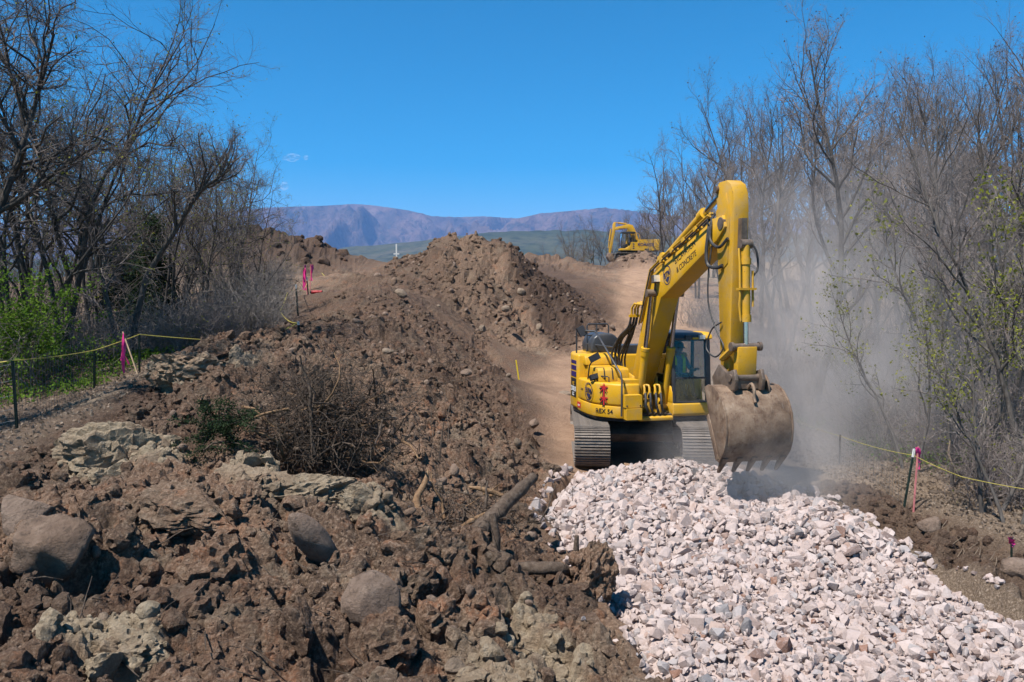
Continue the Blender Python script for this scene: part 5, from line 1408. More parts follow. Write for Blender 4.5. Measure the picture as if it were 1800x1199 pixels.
NSEG = (9, 7, 5, 3, 1)
def grow_tree(seed, height, stems=1, spread=0.25, limbs=9, br=8, tw=7, tl=4, rad=0.11, crook=0.22, path=None, low=0.28, limb_len=0.42, up=0.10):
    r = np.random.default_rng(seed)
    lev = {0: [], 1: [], 2: [], 3: [], 4: []}
    def poly(p, d, L, rd, lv, jit, trop, end=0.22):
        n = NSEG[lv]
        pts, rs = [p], [rd]
        for i in range(n):
            d = d + r.normal(size=3) * jit + np.array([0, 0, trop])
            d = d / np.linalg.norm(d)
            p = p + d * (L / n)
            pts.append(p); rs.append(rd * (1 - (1 - end) * (i + 1) / n))
        lev[lv].append((np.array(pts), np.array(rs)))
        return np.array(pts), np.array(rs)
    def child(pts, rs, t, ang):
        k = t * (len(pts) - 1); i = min(int(k), len(pts) - 2); f = k - i
        p = pts[i] * (1 - f) + pts[i + 1] * f
        d = pts[i + 1] - pts[i]; d = d / np.linalg.norm(d)
        q = r.normal(size=3); q = q - d * q.dot(d); q /= np.linalg.norm(q)
        return p, d * math.cos(ang) + q * math.sin(ang), rs[i] * (1 - f) + rs[i + 1] * f
    def fill(pts, rs, L, lv):
        cnt = (limbs, br, tw, tl)[lv]
        cnt = max(2, int(round(cnt * r.uniform(0.75, 1.25))))
        t0 = (low, 0.18, 0.12, 0.1)[lv]
        for c in range(cnt):
            t = t0 + (0.99 - t0) * (c + r.random()) / cnt
            p, d, pr = child(pts, rs, t, r.uniform(0.35, 0.85) if lv == 0 else r.uniform(0.4, 1.05))
            Lc = L * (limb_len, 0.48, 0.5, 0.5)[lv] * r.uniform(0.6, 1.2) * (1.15 - 0.55 * t)
            rr = min(pr * 0.72, max(0.0035, (0.044, 0.019, 0.0075, 0.0042)[lv] * (rad / 0.11) ** 0.5 * r.uniform(0.7, 1.1)))
            a, b = poly(p, d, Lc, rr, lv + 1, (crook, crook * 1.1, 0.25, 0.25)[lv], (up, up, 0.06, 0.05)[lv], 0.3 if lv < 3 else 0.6)
            if lv < 3: fill(a, b, Lc, lv + 1)
    for s in range(stems):
        if path is not None and s == 0:
            pts = np.array([tuple(q) for q in spline(path, 4)]); 
            tt = np.linspace(0, 1, NSEG[0] + 1) * (len(pts) - 1)
            ii = np.minimum(tt.astype(int), len(pts) - 2); ff = (tt - ii)[:, None]
            pts = pts[ii] * (1 - ff) + pts[ii + 1] * ff
            rs = rad * (1 - 0.8 * np.linspace(0, 1, len(pts)))
            lev[0].append((pts, rs)); L = np.linalg.norm(np.diff(pts, axis=0), axis=1).sum()
        else:
            an = r.uniform(0, 6.28) if stems == 1 else s * 6.28 / stems + r.uniform(-0.4, 0.4)
            tilt = spread * r.uniform(0.4, 1.1) * (1 if stems > 1 else 0.4)
            d = np.array([math.cos(an) * tilt, math.sin(an) * tilt, 1.0]); d /= np.linalg.norm(d)
            L = height * r.uniform(0.8, 1.0)
            pts, rs = poly(np.array([math.cos(an) * 0.12, math.sin(an) * 0.12, -0.15]) * (1 if stems > 1 else 0.3), d, L, rad * r.uniform(0.75, 1.0), 0, crook * 0.42, 0.05, 0.12)
        fill(pts, rs, L, 0)
    def pack(ls, sides):
        return [(np.stack([a for a, _ in lev[l]]), np.stack([b for _, b in lev[l]]), n) for l, n in zip(ls, sides) if lev[l]]
    trunk = tubes(pack((0, 1), (9, 6)))
    crown = tubes(pack((2, 3, 4), (4, 3, 3)))
    tips = np.array([a[-1] for a, _ in lev[4]] + [a[-1] for a, _ in lev[3]])
    return trunk, crown, tips

def leaf_quads(C, size, r, flat=0.0):
    n = len(C)
    R = rand_rot(n, r)
    s = size * r.uniform(0.6, 1.3, n)
    Q = np.array([[-0.5, 0, 0], [0, -0.32, 0.06], [0.5, 0, 0], [0, 0.32, 0.06]])
    V = np.einsum('nij,vj->nvi', R, Q) * s[:, None, None] + C[:, None, :]
    return V.reshape(-1, 3), np.arange(n * 4).reshape(n, 4)

def bark_material(name, a, b, c):
    t = NT(name)
    p = t.coord('Object')
    m = t.n('ShaderNodeMapping', inp={'Vector': p, 'Scale': (1, 1, 0.3)}).outputs[0]
    n = t.noise(m, 14, 5, 0.7)
    col = t.ramp(n, [(0.3, a), (0.5, b), (0.72, c)])
    rnd = t.n('ShaderNodeObjectInfo').outputs['Random']
    col = t.mix(t.math('MULTIPLY', rnd, 0.35), col, b)
    t.bsdf(col, 0.9, 0, 0.2, t.bump(n, 0.02, 0.8))
    return t.m
M_BARK = bark_material('grey_bark', (0.060, 0.052, 0.046), (0.125, 0.108, 0.096), (0.22, 0.195, 0.175))
M_BARKD = bark_material('dark_bark', (0.036, 0.031, 0.027), (0.075, 0.064, 0.056), (0.155, 0.134, 0.117))
M_TWIG = simple('grey_twigs', (0.215, 0.178, 0.163), 0.9, 0, 0.15, 0.2, 3)
M_TWIGD = simple('dark_twigs', (0.150, 0.124, 0.112), 0.9, 0, 0.15, 0.25, 3)
M_TWIGP = simple('pale_twigs', (0.25, 0.215, 0.190), 0.9, 0, 0.15, 0.2, 3)
def leaf_material(name, a, b, scale=2.5):
    t = NT(name)
    a, b = [tuple(x * 0.78 for x in q) for q in (a, b)]
    c = t.ramp(t.noise(t.geo_pos(), scale, 3), [(0.35, a), (0.65, b)])
    d = t.n('ShaderNodeBsdfDiffuse', inp={'Color': c})
    tr = t.n('ShaderNodeBsdfTranslucent', inp={'Color': c})
    m = t.n('ShaderNodeMixShader', inp={0: 0.35, 1: d.outputs[0], 2: tr.outputs[0]})
    t.l(m.outputs[0], t.out.inputs['Surface'])
    return t.m
M_LEAF = leaf_material('fresh_leaves', (0.072, 0.140, 0.020), (0.175, 0.27, 0.04))
M_LEAFY = leaf_material('yellow_green_buds', (0.16, 0.18, 0.03), (0.30, 0.30, 0.05))
M_BUD = leaf_material('brown_buds', (0.13, 0.085, 0.06), (0.24, 0.16, 0.10))
M_NEED = leaf_material('juniper_needles', (0.022, 0.040, 0.020), (0.060, 0.085, 0.042), 9)

class TreeKind:
    def __init__(s, seed, trunk_m, twig_m, leaf=None, leaf_n=0, leaf_size=0.05, **kw):
        tr, cr, tips = grow_tree(seed, **kw)
        s.trunk = np_mesh('trunk', tr[0], tr[1], trunk_m, True)
        s.crown = np_mesh('crown', cr[0], cr[1], twig_m, False)
        s.leaves = None
        if leaf is not None and leaf_n:
            r = np.random.default_rng(seed + 5)
            C = tips[r.integers(0, len(tips), leaf_n)] + r.normal(size=(leaf_n, 3)) * 0.05
            V, Fc = leaf_quads(C, leaf_size, r)
            s.leaves = np_mesh('leaves', V, Fc, leaf)
    def put(s, name, label, loc, rz=0.0, sc_=1.0, group=None, cat='tree'):
        o = thing(name, label, cat, loc, rz, group)
        o.scale = (sc_, sc_, sc_)
        new_obj('trunk', s.trunk, o)
        new_obj('crown', s.crown, o)
        if s.leaves: new_obj('leaves', s.leaves, o)
        return o
def gpx(px, Y):
    """ground point under image column px at distance Y"""
    x = (px - 900) / FPX * (Y * math.cos(PITCH) + 0.1)
    return (x, Y, ground_z(x, Y) - 0.05)

def plant_trees():
    rr = random.Random(4)
    Lg = 'bare trees of the left-hand wood'
    Rg = 'bare trees of the right-hand wood'
    Fg = 'bare trees far uphill'
    # ---- left: hand-grown big trees
    b = Vector(gpx(105, 18.5))
    big = TreeKind(11, M_BARKD, M_TWIGD, M_LEAFY, 1500, 0.05, height=9.6, stems=5, spread=0.30, limbs=12, br=9, tw=8, tl=4, rad=0.078, crook=0.29, limb_len=0.46, up=0.02)
    big.put('maple_tree', 'large dark multi-stemmed bare tree rising behind the wire fence', b, 0.6)
    b2 = Vector(gpx(222, 19.5))
    lean = TreeKind(23, M_BARK, M_TWIG, M_LEAFY, 260, 0.05, height=6.0, stems=2, spread=0.35, limbs=14, br=8, tw=8, tl=4, rad=0.085, crook=0.2, low=0.40, limb_len=0.26,
                    path=[(0, 0, -0.2), tuple(at(252, 500, 19.3) - b2), tuple(at(300, 420, 19.0) - b2), tuple(at(345, 345, 18.7) - b2), tuple(at(375, 318, 18.4) - b2), tuple(at(405, 298, 18.2) - b2)])
    lean.put('maple_tree', 'bare tree with a long pale limb leaning out towards the sky', b2)
    b3 = Vector(gpx(-60, 12.5))
    edge = TreeKind(31, M_BARKD, M_TWIGD, M_LEAFY, 200, 0.05, height=7.5, stems=2, spread=0.3, limbs=15, br=9, tw=8, tl=5, rad=0.085, crook=0.30, limb_len=0.40, up=0.02,
                    path=[(0, 0, -0.2), tuple(at(-20, 430, 12.6) - b3), tuple(at(15, 330, 12.8) - b3), tuple(at(60, 190, 13.0) - b3), tuple(at(95, 60, 13.2) - b3)])
    edge.put('maple_tree', 'bare tree whose branches reach in over the top corner of the wood', b3)
    K = [TreeKind(41, M_BARKD, M_TWIGD, M_LEAFY, 900, 0.05, height=7.2, stems=3, spread=0.28, limbs=10, br=8, tw=7, tl=4, rad=0.065, crook=0.28, up=0.03),
         TreeKind(43, M_BARKD, M_TWIG, M_LEAFY, 800, 0.05, height=6.0, stems=3, spread=0.22, limbs=10, br=8, tw=7, tl=4, rad=0.055, crook=0.28, up=0.03),
         TreeKind(47, M_BARKD, M_TWIG, M_BUD, 700, 0.05, height=10.2, stems=1, spread=0.2, limbs=18, br=10, tw=8, tl=5, rad=0.13, crook=0.19, limb_len=0.33, up=0.13),
         TreeKind(53, M_BARKD, M_TWIG, None, 0, 0.05, height=9.5, stems=2, spread=0.16, limbs=14, br=9, tw=8, tl=4, rad=0.09, crook=0.18, limb_len=0.30, up=0.13),
         TreeKind(59, M_BARK, M_TWIG, M_BUD, 300, 0.05, height=8.8, stems=3, spread=0.17, limbs=12, br=8, tw=7, tl=4, rad=0.07, crook=0.18, limb_len=0.30, up=0.13),
         TreeKind(61, M_BARK, M_TWIGP, M_LEAFY, 750, 0.06, height=4.6, stems=2, spread=0.25, limbs=9, br=6, tw=5, tl=3, rad=0.045, crook=0.2, limb_len=0.36, low=0.35)]
    LL = {40: 'dark bare tree behind the bright green bush at the picture edge', 170: 'thin bare tree right behind the large dark multi-stemmed tree', 262: 'thin bare tree beside the dark green juniper', 300: 'bare tree just right of the dark juniper, below the pale limb',
          362: 'short bare tree under the tip of the long pale limb', 420: 'small bare tree near the outer edge of the left wood', 440: 'outermost small bare tree of the left wood towards the mountains', 10: 'bare tree rising from the green bush at the very edge'}
    for (px, Y, k, s) in ((40, 21, 0, 1.25), (80, 25, 0, 1.3), (170, 24, 1, 1.2), (215, 27, 0, 1.15), (262, 25, 1, 1.15), (300, 23, 0, 0.9), (335, 28, 1, 1.15), (362, 24.5, 1, 0.82), (395, 30, 0, 0.95), (420, 27, 1, 0.80), (440, 33, 0, 0.75), (10, 17, 1, 1.1), (140, 29, 0, 1.35), (60, 31, 0, 1.4), (250, 33, 0, 1.25), (310, 36, 0, 1.2), (380, 38, 0, 1.05), (412, 44, 0, 0.95)):
        K[k].put('maple_tree', LL.get(px, 'thin dark bare tree in the back rows of the crowded left wood'), gpx(px, Y), rr.uniform(0, 6.3), s * rr.uniform(0.95, 1.08), Lg)
    # ---- right
    K[2].put('oak_tree', 'tallest bare tree with brown tipped crown right of the excavator arm', gpx(1425, 23.0), 2.2, 1.22)
    K[3].put('oak_tree', 'tall forked bare tree between tallest tree and picture edge', gpx(1655, 20.5), 1.0, 1.12)
    K[4].put('oak_tree', 'bare tree leaning in at the edge of the wood beside the rope', gpx(1815, 15.0), 0.4, 1.0)
    K[3].put('oak_tree', 'bare tree with spreading crown left of the raised boom top', gpx(1225, 50), 0.9, 0.95)
    RL = {1375: 'slim bare tree whose trunk rises directly behind the bucket linkage', 1450: 'bare tree close behind the tallest tree in the dusty wood', 1500: 'grey bare tree in thick dust halfway between bucket and forked tree',
          1560: 'low branching bare tree just left of the tall forked tree', 1600: 'bare tree behind the pink ribboned stake of the rope', 1690: 'many-stemmed bare tree right of the tall forked tree', 1720: 'smaller bare tree above the dirt bank boulder',
          1770: 'bare tree near the picture edge behind the sagging rope', 1790: 'tall bare tree behind the rope at the picture edge', 1310: 'bare tree whose crown shows behind the top of the excavator arm', 1345: 'bare tree standing right behind the raised excavator arm',
          1185: 'first large bare tree right of the distant excavator', 1270: 'bare tree showing between boom and arm of the near excavator'}
    for (px, Y, k, s) in ((1185, 58, 4, 1.15), (1270, 52, 2, 0.95), (1310, 44, 4, 1.2), (1345, 38, 3, 1.05), (1375, 33, 4, 1.2), (1390, 45, 2, 1.05), (1450, 31, 3, 0.95), (1480, 38, 4, 1.3), (1500, 28, 4, 1.05), (1530, 34, 3, 1.02), (1560, 26, 4, 1.0), (1580, 42, 2, 1.05), (1600, 31, 2, 0.88), (1640, 36, 3, 1.1), (1690, 28, 4, 1.15), (1720, 23, 4, 0.92), (1740, 33, 2, 1.0), (1770, 20, 3, 0.85), (1790, 27, 3, 1.05), (1420, 54, 4, 1.4), (1510, 52, 3, 1.2), (1612, 54, 4, 1.5), (1700, 48, 3, 1.25), (1780, 44, 4, 1.4), (1340, 60, 3, 1.15), (1850, 24, 2, 1.0), (1880, 18, 3, 0.9), (1250, 66, 4, 1.2), (1300, 72, 3, 1.15)):
        K[k].put('oak_tree', RL.get(px, 'grey bare tree in the dense back rows of the dusty wood'), gpx(px, Y), rr.uniform(0, 6.3), s * 1.26 * rr.uniform(0.93, 1.10), Rg)
    for i, (px, Y, s) in enumerate(((1605, 16.3, 0.95), (1748, 13.0, 0.95), (1690, 15.0, 0.9), (1500, 21.0, 0.8), (1640, 18.0, 1.0), (1790, 12.2, 0.75), (1725, 16.5, 1.45), (1775, 17.5, 1.5))):
        K[5].put('sapling', ('slender pale sapling just behind the pink ribboned stake', 'slender leafy sapling beside the rope over the dirt bank', 'pale sapling with a crooked stem behind the rope', 'thin sapling standing in the dust right of the bucket', 'pale sapling with yellow green buds in the wood', 'short sapling at the edge beside the small pink flag', 'tall leafy sapling with yellow green buds above the round tan boulder', 'tallest leafy sapling with yellow green buds at the picture edge')[i], gpx(px, Y), rr.uniform(0, 6.3), s)
    # ---- uphill
    for (px, Y, k, s) in ((915, 96, 1, 0.75), (945, 92, 0, 0.7), (975, 98, 4, 0.8), (1000, 92, 1, 0.9), (1022, 95, 4, 0.85), (1048, 99, 0, 0.95), (1070, 97, 4, 0.95), (1095, 102, 3, 0.85), (1120, 98, 4, 0.95), (1140, 95, 3, 0.85), (1160, 92, 4, 0.95), (1180, 80, 3, 0.95), (1205, 88, 4, 1.05), (1160, 70, 1, 0.9), (1235, 84, 3, 1.0), (1010, 104, 4, 0.9), (1130, 108, 3, 0.95)):
        K[k].put('oak_tree', 'small grey bare tree on the skyline near the distant excavator', gpx(px, Y), rr.uniform(0, 6.3), s * rr.uniform(0.9, 1.1), Fg)
plant_trees()

def brush_shape(seed, n, h, spread, sub=4):
    r = np.random.default_rng(seed)
    P, R, P2, R2 = [], [], [], []
    for i in range(n):
        a = r.uniform(0, 6.28); d = np.array([math.cos(a) * r.uniform(0.1, 0.8), math.sin(a) * r.uniform(0.1, 0.8), 1.0]); d /= np.linalg.norm(d)
        p = np.array([r.normal() * spread * 0.5, r.normal() * spread * 0.5, -0.1]); L = h * r.uniform(0.45, 1.1); rd = r.uniform(0.005, 0.012)
        pts = [p]
        for k in range(6):
            d = d + r.normal(size=3) * 0.22 + np.array([0, 0, 0.02]); d /= np.linalg.norm(d)
            p = p + d * L / 6; pts.append(p)
        P.append(pts); R.append(rd * np.linspace(1, 0.3, 7))
        for c in range(sub):
            j = r.integers(2, 6); q = np.array(pts[j]); e = r.normal(size=3) + np.array([0, 0, 0.5]); e /= np.linalg.norm(e)
            w = [q]
            for k in range(3):
                e = e + r.normal(size=3) * 0.3; e /= np.linalg.norm(e)
                q = q + e * L * 0.11; w.append(q)
            P2.append(w); R2.append(np.array([0.005, 0.004, 0.003, 0.002]))
    return tubes([(np.array(P), np.array(R), 3), (np.array(P2), np.array(R2), 3)]), np.array([p[-1] for p in P2])

def plant_shrubs():
    rr = random.Random(8)
    kinds = []
    for i, (mt, lf, nl) in enumerate(((M_TWIGP, None, 0), (M_TWIG, M_LEAFY, 250), (M_TWIGP, M_LEAFY, 120))):
        (V, Fc), tips = brush_shape(70 + i, 130, 1.9, 0.9, 7)
        me = np_mesh('stems', V, Fc, mt)
        lm = None
        if nl:
            r = np.random.default_rng(i); C = tips[r.integers(0, len(tips), nl)]
            V, Fc = leaf_quads(C, 0.05, r); lm = np_mesh('leaves', V, Fc, lf)
        kinds.append((me, lm))
    def put(k, label, loc, s, group):
        o = thing('shrub', label, 'shrub', loc, rr.uniform(0, 6.3), group)
        o.scale = (s, s, s)
        new_obj('stems', kinds[k][0], o)
        if kinds[k][1]: new_obj('leaves', kinds[k][1], o)
    for (px, Y, k, s) in ((330, 21, 0, 1.0), (365, 20, 1, 0.95), (400, 22, 0, 1.05), (425, 24, 0, 1.0), (445, 25, 0, 0.95), (452, 22, 2, 0.7), (455, 28, 0, 0.95), (462, 31, 0, 0.9), (470, 36, 2, 0.95), (450, 26, 0, 0.7), (485, 42, 0, 0.9), (497, 48, 2, 0.9), (450, 34, 0, 1.2), (430, 30, 0, 1.1), (150, 18, 0, 0.8), (300, 19.5, 2, 0.8), (60, 20, 0, 1.0), (270, 21, 0, 1.0), (478, 30.0, 2, 0.5)):
        put(k, 'tangled bare grey shrub in the thicket behind the left rope fence', gpx(px, Y), s * rr.uniform(0.9, 1.1), 'bare shrubs along the left fence')
    for (px, Y, k, s) in ((1450, 24, 1, 0.9), (1520, 22, 1, 1.0), (1580, 19.5, 1, 0.9), (1640, 17.5, 1, 0.9), (1700, 17, 1, 1.0), (1760, 15, 1, 0.9), (1800, 13.5, 1, 0.8), (1400, 27, 0, 1.0), (1360, 28, 1, 1.0), (1480, 28, 1, 1.2), (1560, 25, 1, 1.2), (1660, 22, 1, 1.2), (1740, 19, 1, 1.2), (1330, 34, 1, 1.2), (1290, 38, 1, 1.2), (1240, 42, 1, 1.2)):
        put(k, 'thin grey green shrub in the undergrowth behind the right-hand rope', gpx(px, Y), s * rr.uniform(0.9, 1.15), 'shrubs in the right undergrowth')
    # leafy green bushes low on the left
    for i, (px, Y, w, h, n, lab) in enumerate(((38, 16.2, 1.5, 2.1, 8200, 'bright green leafy bush behind the wire fence at the picture edge'), (120, 19.5, 0.9, 0.9, 2200, 'low green leafy bush at the foot of the large dark tree'), (330, 20.5, 0.8, 0.6, 1400, 'small green leafy bush right of the leaning ribboned stake'))):
        r = np.random.default_rng(80 + i)
        base = gpx(px, Y)
        o = thing('leafy_bush', lab, 'bush', base)
        (V, Fc), tips = brush_shape(90 + i, 60, h, w * 0.8, 6)
        np_obj('stems', V, Fc, M_TWIG, o)
        c = r.normal(size=(n // 40, 3)) * np.array([w * 0.45, w * 0.4, h * 0.28]) + np.array([0, 0, h * 0.5])
        C = c[r.integers(0, len(c), n)] + r.normal(size=(n, 3)) * 0.10
        C = C[C[:, 2] > 0]
        V, Fc = leaf_quads(C, 0.065, r)
        np_obj('leaves', V, Fc, M_LEAF, o)
    # junipers
    for i, (px, Y, w, h, lab) in enumerate(((268, 23.5, 0.9, 3.9, 'dark green juniper standing among the bare left-hand trees'), (215, 26, 0.8, 3.0, 'smaller dark juniper half hidden behind the bare trunks'))):
        r = np.random.default_rng(120 + i)
        o = thing('juniper', lab, 'tree', gpx(px, Y))
        V, Fc = tubes([(np.array([[(0, 0, -0.2), (0.05, 0, h * 0.3), (0, 0.05, h * 0.6), (0.03, 0, h * 0.95)]]), np.array([[0.09, 0.07, 0.045, 0.01]]), 7)])
        np_obj('trunk', V, Fc, M_BARKD, o, True)
        nb = 150
        z = h * (0.08 + 0.9 * r.random(nb)); rad = w * (1.05 - z / h) ** 0.7 * r.uniform(0.5, 1.05, nb); a = r.uniform(0, 6.28, nb)
        cen = np.stack([np.cos(a) * rad, np.sin(a) * rad, z + 0.15], -1)
        n = 9000
        C = cen[r.integers(0, nb, n)] + r.normal(size=(n, 3)) * np.array([0.11, 0.11, 0.13])
        V, Fc = leaf_quads(C, 0.085, r)
        np_obj('crown', V, Fc, M_NEED, o)
    # undergrowth masses nobody could count
    r = np.random.default_rng(140)
    def mass(name, label, n, fx, mat, h):
        P, R = [], []
        x, y = fx(n)
        z = ground_zs(x, y)
        d = np.stack([r.normal(size=n) * 0.22, r.normal(size=n) * 0.22, np.ones(n)], -1)
        p = np.stack([x, y, z - 0.05], -1); L = h * r.uniform(0.4, 1.2, n)
        pts = [p]
        for k in range(4):
            d = d + r.normal(size=(n, 3)) * 0.22; d /= np.linalg.norm(d, axis=1)[:, None]
            p = p + d * (L / 4)[:, None]; pts.append(p)
        P = np.stack(pts, 1); R = r.uniform(0.006, 0.016, n)[:, None] * np.linspace(1, 0.3, 5)[None]
        # side twigs
        m = n * 3
        pick = r.integers(0, n, m); j = r.integers(1, 4, m)
        q = P[pick, j]; e = r.normal(size=(m, 3)) + np.array([0, 0, 0.6]); e /= np.linalg.norm(e, axis=1)[:, None]
        w = [q, q + e * (L[pick] * 0.12)[:, None]]
        e2 = e + r.normal(size=(m, 3)) * 0.4
        w.append(w[1] + e2 * (L[pick] * 0.10)[:, None])
        V, Fc = tubes([(P, R, 3), (np.stack(w, 1), np.tile(np.array([0.006, 0.0045, 0.003]), (m, 1)), 3)])
        tag(np_obj(name, V, Fc, mat), label, 'undergrowth', kind='stuff')
    def right(n):
        y = 20 + 42 * r.random(n) ** 1.2
        lo = np.interp(y, [20, 26, 34, 45, 62], [9.2, 9.6, 10.5, 12.5, 16.5])
        return lo + r.random(n) * (0.75 * y - lo + 2), y
    mass('undergrowth', 'grey mass of bare stems filling the dusty wood', 2700, right, M_TWIG, 4.0)
    def left(n):
        y = 19 + 30 * r.random(n)
        hi = np.interp(y, [19, 24, 30, 40, 50], [-8.9, -9.0, -9.9, -12.4, -15])
        return hi - r.random(n) * (0.75 * y - 6), y
    mass('undergrowth', 'dark mass of bare stems filling the left-hand wood', 2100, left, M_TWIGD, 3.4)
    def hilltop(n):
        y = 90 + 16 * r.random(n)
        return r.uniform(0.5, 34, n), y
    mass('undergrowth', 'pale brush along the skyline by the distant excavator', 900, hilltop, M_TWIG, 2.6)
    # green ground cover and last year's leaves
    def blades(name, label, n, fx, mat, size, cat, lift=0.02):
        x, y = fx(n); z = ground_zs(x, y)
        C = np.stack([x, y, z + lift * r.random(n)], -1)
        V, Fc = leaf_quads(C, size, r)
        tag(np_obj(name, V, Fc, mat), label, cat, kind='stuff')
    def cl(n, x0, x1, y0, y1, k, sd):
        c = np.stack([r.uniform(x0, x1, k), r.uniform(y0, y1, k)], -1)
        p = c[r.integers(0, k, n)] + r.normal(size=(n, 2)) * sd
        return p[:, 0], p[:, 1]
    blades('grass', 'patchy green ground cover below the left-hand trees', 16000, lambda n: cl(n, -13, -8.4, 14.5, 23, 120, 0.3), M_LEAF, 0.07, 'ground cover', 0.22)
    blades('grass', 'scattered green ground cover under the right-hand wood', 7000, lambda n: cl(n, 8.6, 14, 13.5, 25, 90, 0.35), M_LEAF, 0.07, 'ground cover', 0.35)
    M_DEAD = leaf_material('dry_leaves', (0.20, 0.145, 0.10), (0.38, 0.30, 0.235), 9)
    def rb(n):
        x = r.uniform(6.6, 14, n); y = r.uniform(11.5, 27, n)
        k = (heap_mask(x, y) < 0.35)
        return x[k][:n], y[k][:n]
    blades2 = rb(26000)
    def bl2(n): return blades2
    x, y = blades2; z = ground_zs(x, y)
    V, Fc = leaf_quads(np.stack([x, y, z + 0.02], -1), 0.075, r)
    tag(np_obj('fallen_leaves', V, Fc, M_DEAD), 'dry fallen leaves strewn along the roped wood edge', 'leaf litter', kind='stuff')
    x = r.uniform(-14, -6.2, 14000); y = r.uniform(10, 26, 14000); k = heap_mask(x, y) < 0.3; x, y = x[k], y[k]
    V, Fc = leaf_quads(np.stack([x, y, ground_zs(x, y) + 0.02], -1), 0.07, r)
    tag(np_obj('fallen_leaves', V, Fc, M_DEAD), 'dry fallen leaves on the ground by the wire fence', 'leaf litter', kind='stuff')
plant_shrubs()
# ------------------------------------------------------------------ fences, stakes, timber, air
M_POST = simple('dark_green_post_paint', (0.018, 0.035, 0.026), 0.5, 0.2, 0.4, 0.3, 8)
M_CAPW = simple('white_post_tip_paint', (0.75, 0.75, 0.73), 0.5, 0, 0.4, 0.05, 8)
M_ROPE = simple('yellow_rope', (0.60, 0.50, 0.10), 0.7, 0, 0.3, 0.15, 20)
M_WIRE = simple('galvanised_wire', (0.16, 0.16, 0.16), 0.5, 0.6, 0.4, 0.2, 20)
M_PINK = simple('pink_ribbon', (0.90, 0.05, 0.32), 0.5, 0, 0.4, 0.1, 10)
M_PINKP = simple('faded_pink_paint', (0.70, 0.24, 0.24), 0.8, 0, 0.3, 0.2, 10)
M_LATH = simple('raw_wood_lath', (0.45, 0.32, 0.20), 0.85, 0, 0.2, 0.25, 12)
M_YPNT = simple('bright_yellow_paint', (0.80, 0.62, 0.01), 0.6, 0, 0.3, 0.1, 10)

def t_post(parent, base, top, cap=True, mat=None, k=1.0):
    base, top = Vector(base), Vector(top)
    d = (top - base)
    f = 0.86 if cap else 1.0
    m = base + d * f
    def post(bm, a, b):
        ax = (b - a).normalized(); s = ax.orthogonal().normalized(); u = ax.cross(s)
        for (w, t) in ((0.022 * k, 0.005), (0.005, 0.020 * k)):
            vs = [bm.verts.new(p + s * x * w + u * y * t) for p in (a, b) for x, y in ((-1, -1), (1, -1), (1, 1), (-1, 1))]
            for q in ((0, 1, 2, 3), (7, 6, 5, 4), (0, 4, 5, 1), (1, 5, 6, 2), (2, 6, 7, 3), (3, 7, 4, 0)): bm.faces.new([vs[i] for i in q])
        bmesh.ops.recalc_face_normals(bm, faces=bm.faces[:])
    o = part('post', mat or M_POST, parent, lambda bm: post(bm, base - d.normalized() * 0.1, m))
    if cap: part('post_tip', M_CAPW, o, lambda bm: post(bm, m, top))
    return o
def rope(parent, pts, sag=0.06, r=0.009, mat=None):
    out = []
    for a, b in zip(pts[:-1], pts[1:]):
        a, b = Vector(a), Vector(b)
        for k in range(8):
            t = k / 8
            p = a.lerp(b, t); p.z -= sag * 4 * t * (1 - t) * (b - a).length / 4
            out.append(p)
    out.append(Vector(pts[-1]))
    return part('rope', mat or M_ROPE, parent, lambda bm: b_tube(bm, out, r, 6))
def netting(parent, posts, z0, z1, cell=0.1):
    P, = [posts],
    V = []
    hor, ver = [], []
    for (a, b) in zip(posts[:-1], posts[1:]):
        a, b = np.array(a), np.array(b)
        L = np.linalg.norm((b - a)[:2]); n = max(2, int(L / cell))
        for k in range(n):
            p = a + (b - a) * k / n
            ver.append([p + [0, 0, z0], p + [0, 0, (z0 + z1) / 2], p + [0, 0, z1]])
        for j in range(6):
            z = z0 + (z1 - z0) * (j / 5) ** 1.3
            hor.append([a + [0, 0, z], (a + b) / 2 + [0, 0, z - 0.03], b + [0, 0, z]])
    V, Fc = tubes([(np.array(ver), np.full((len(ver), 3), 0.0028), 3), (np.array(hor), np.full((len(hor), 3), 0.003), 3)])
    return tag(np_obj('wire_netting', V, Fc, M_WIRE, parent), kind='stuff')
def ribbon(parent, top, length, w=0.05, seed=0, mat=None):
    r = random.Random(seed)
    top = Vector(top)
    def f(bm):
        prev = None
        for k in range(9):
            t = k / 8
            c = top + Vector((0.03 * math.sin(3 * t + seed), 0.04 * math.sin(5 * t + seed * 2), -length * t))
            a = 1.6 * t + seed
            h = Vector((math.cos(a), math.sin(a), 0)) * w * (0.6 + 0.4 * r.random())
            cur = [bm.verts.new(c - h), bm.verts.new(c + h)]
            if prev: bm.faces.new((prev[0], prev[1], cur[1], cur[0]))
            prev = cur
    return part('ribbon', mat or M_PINK, parent, f)

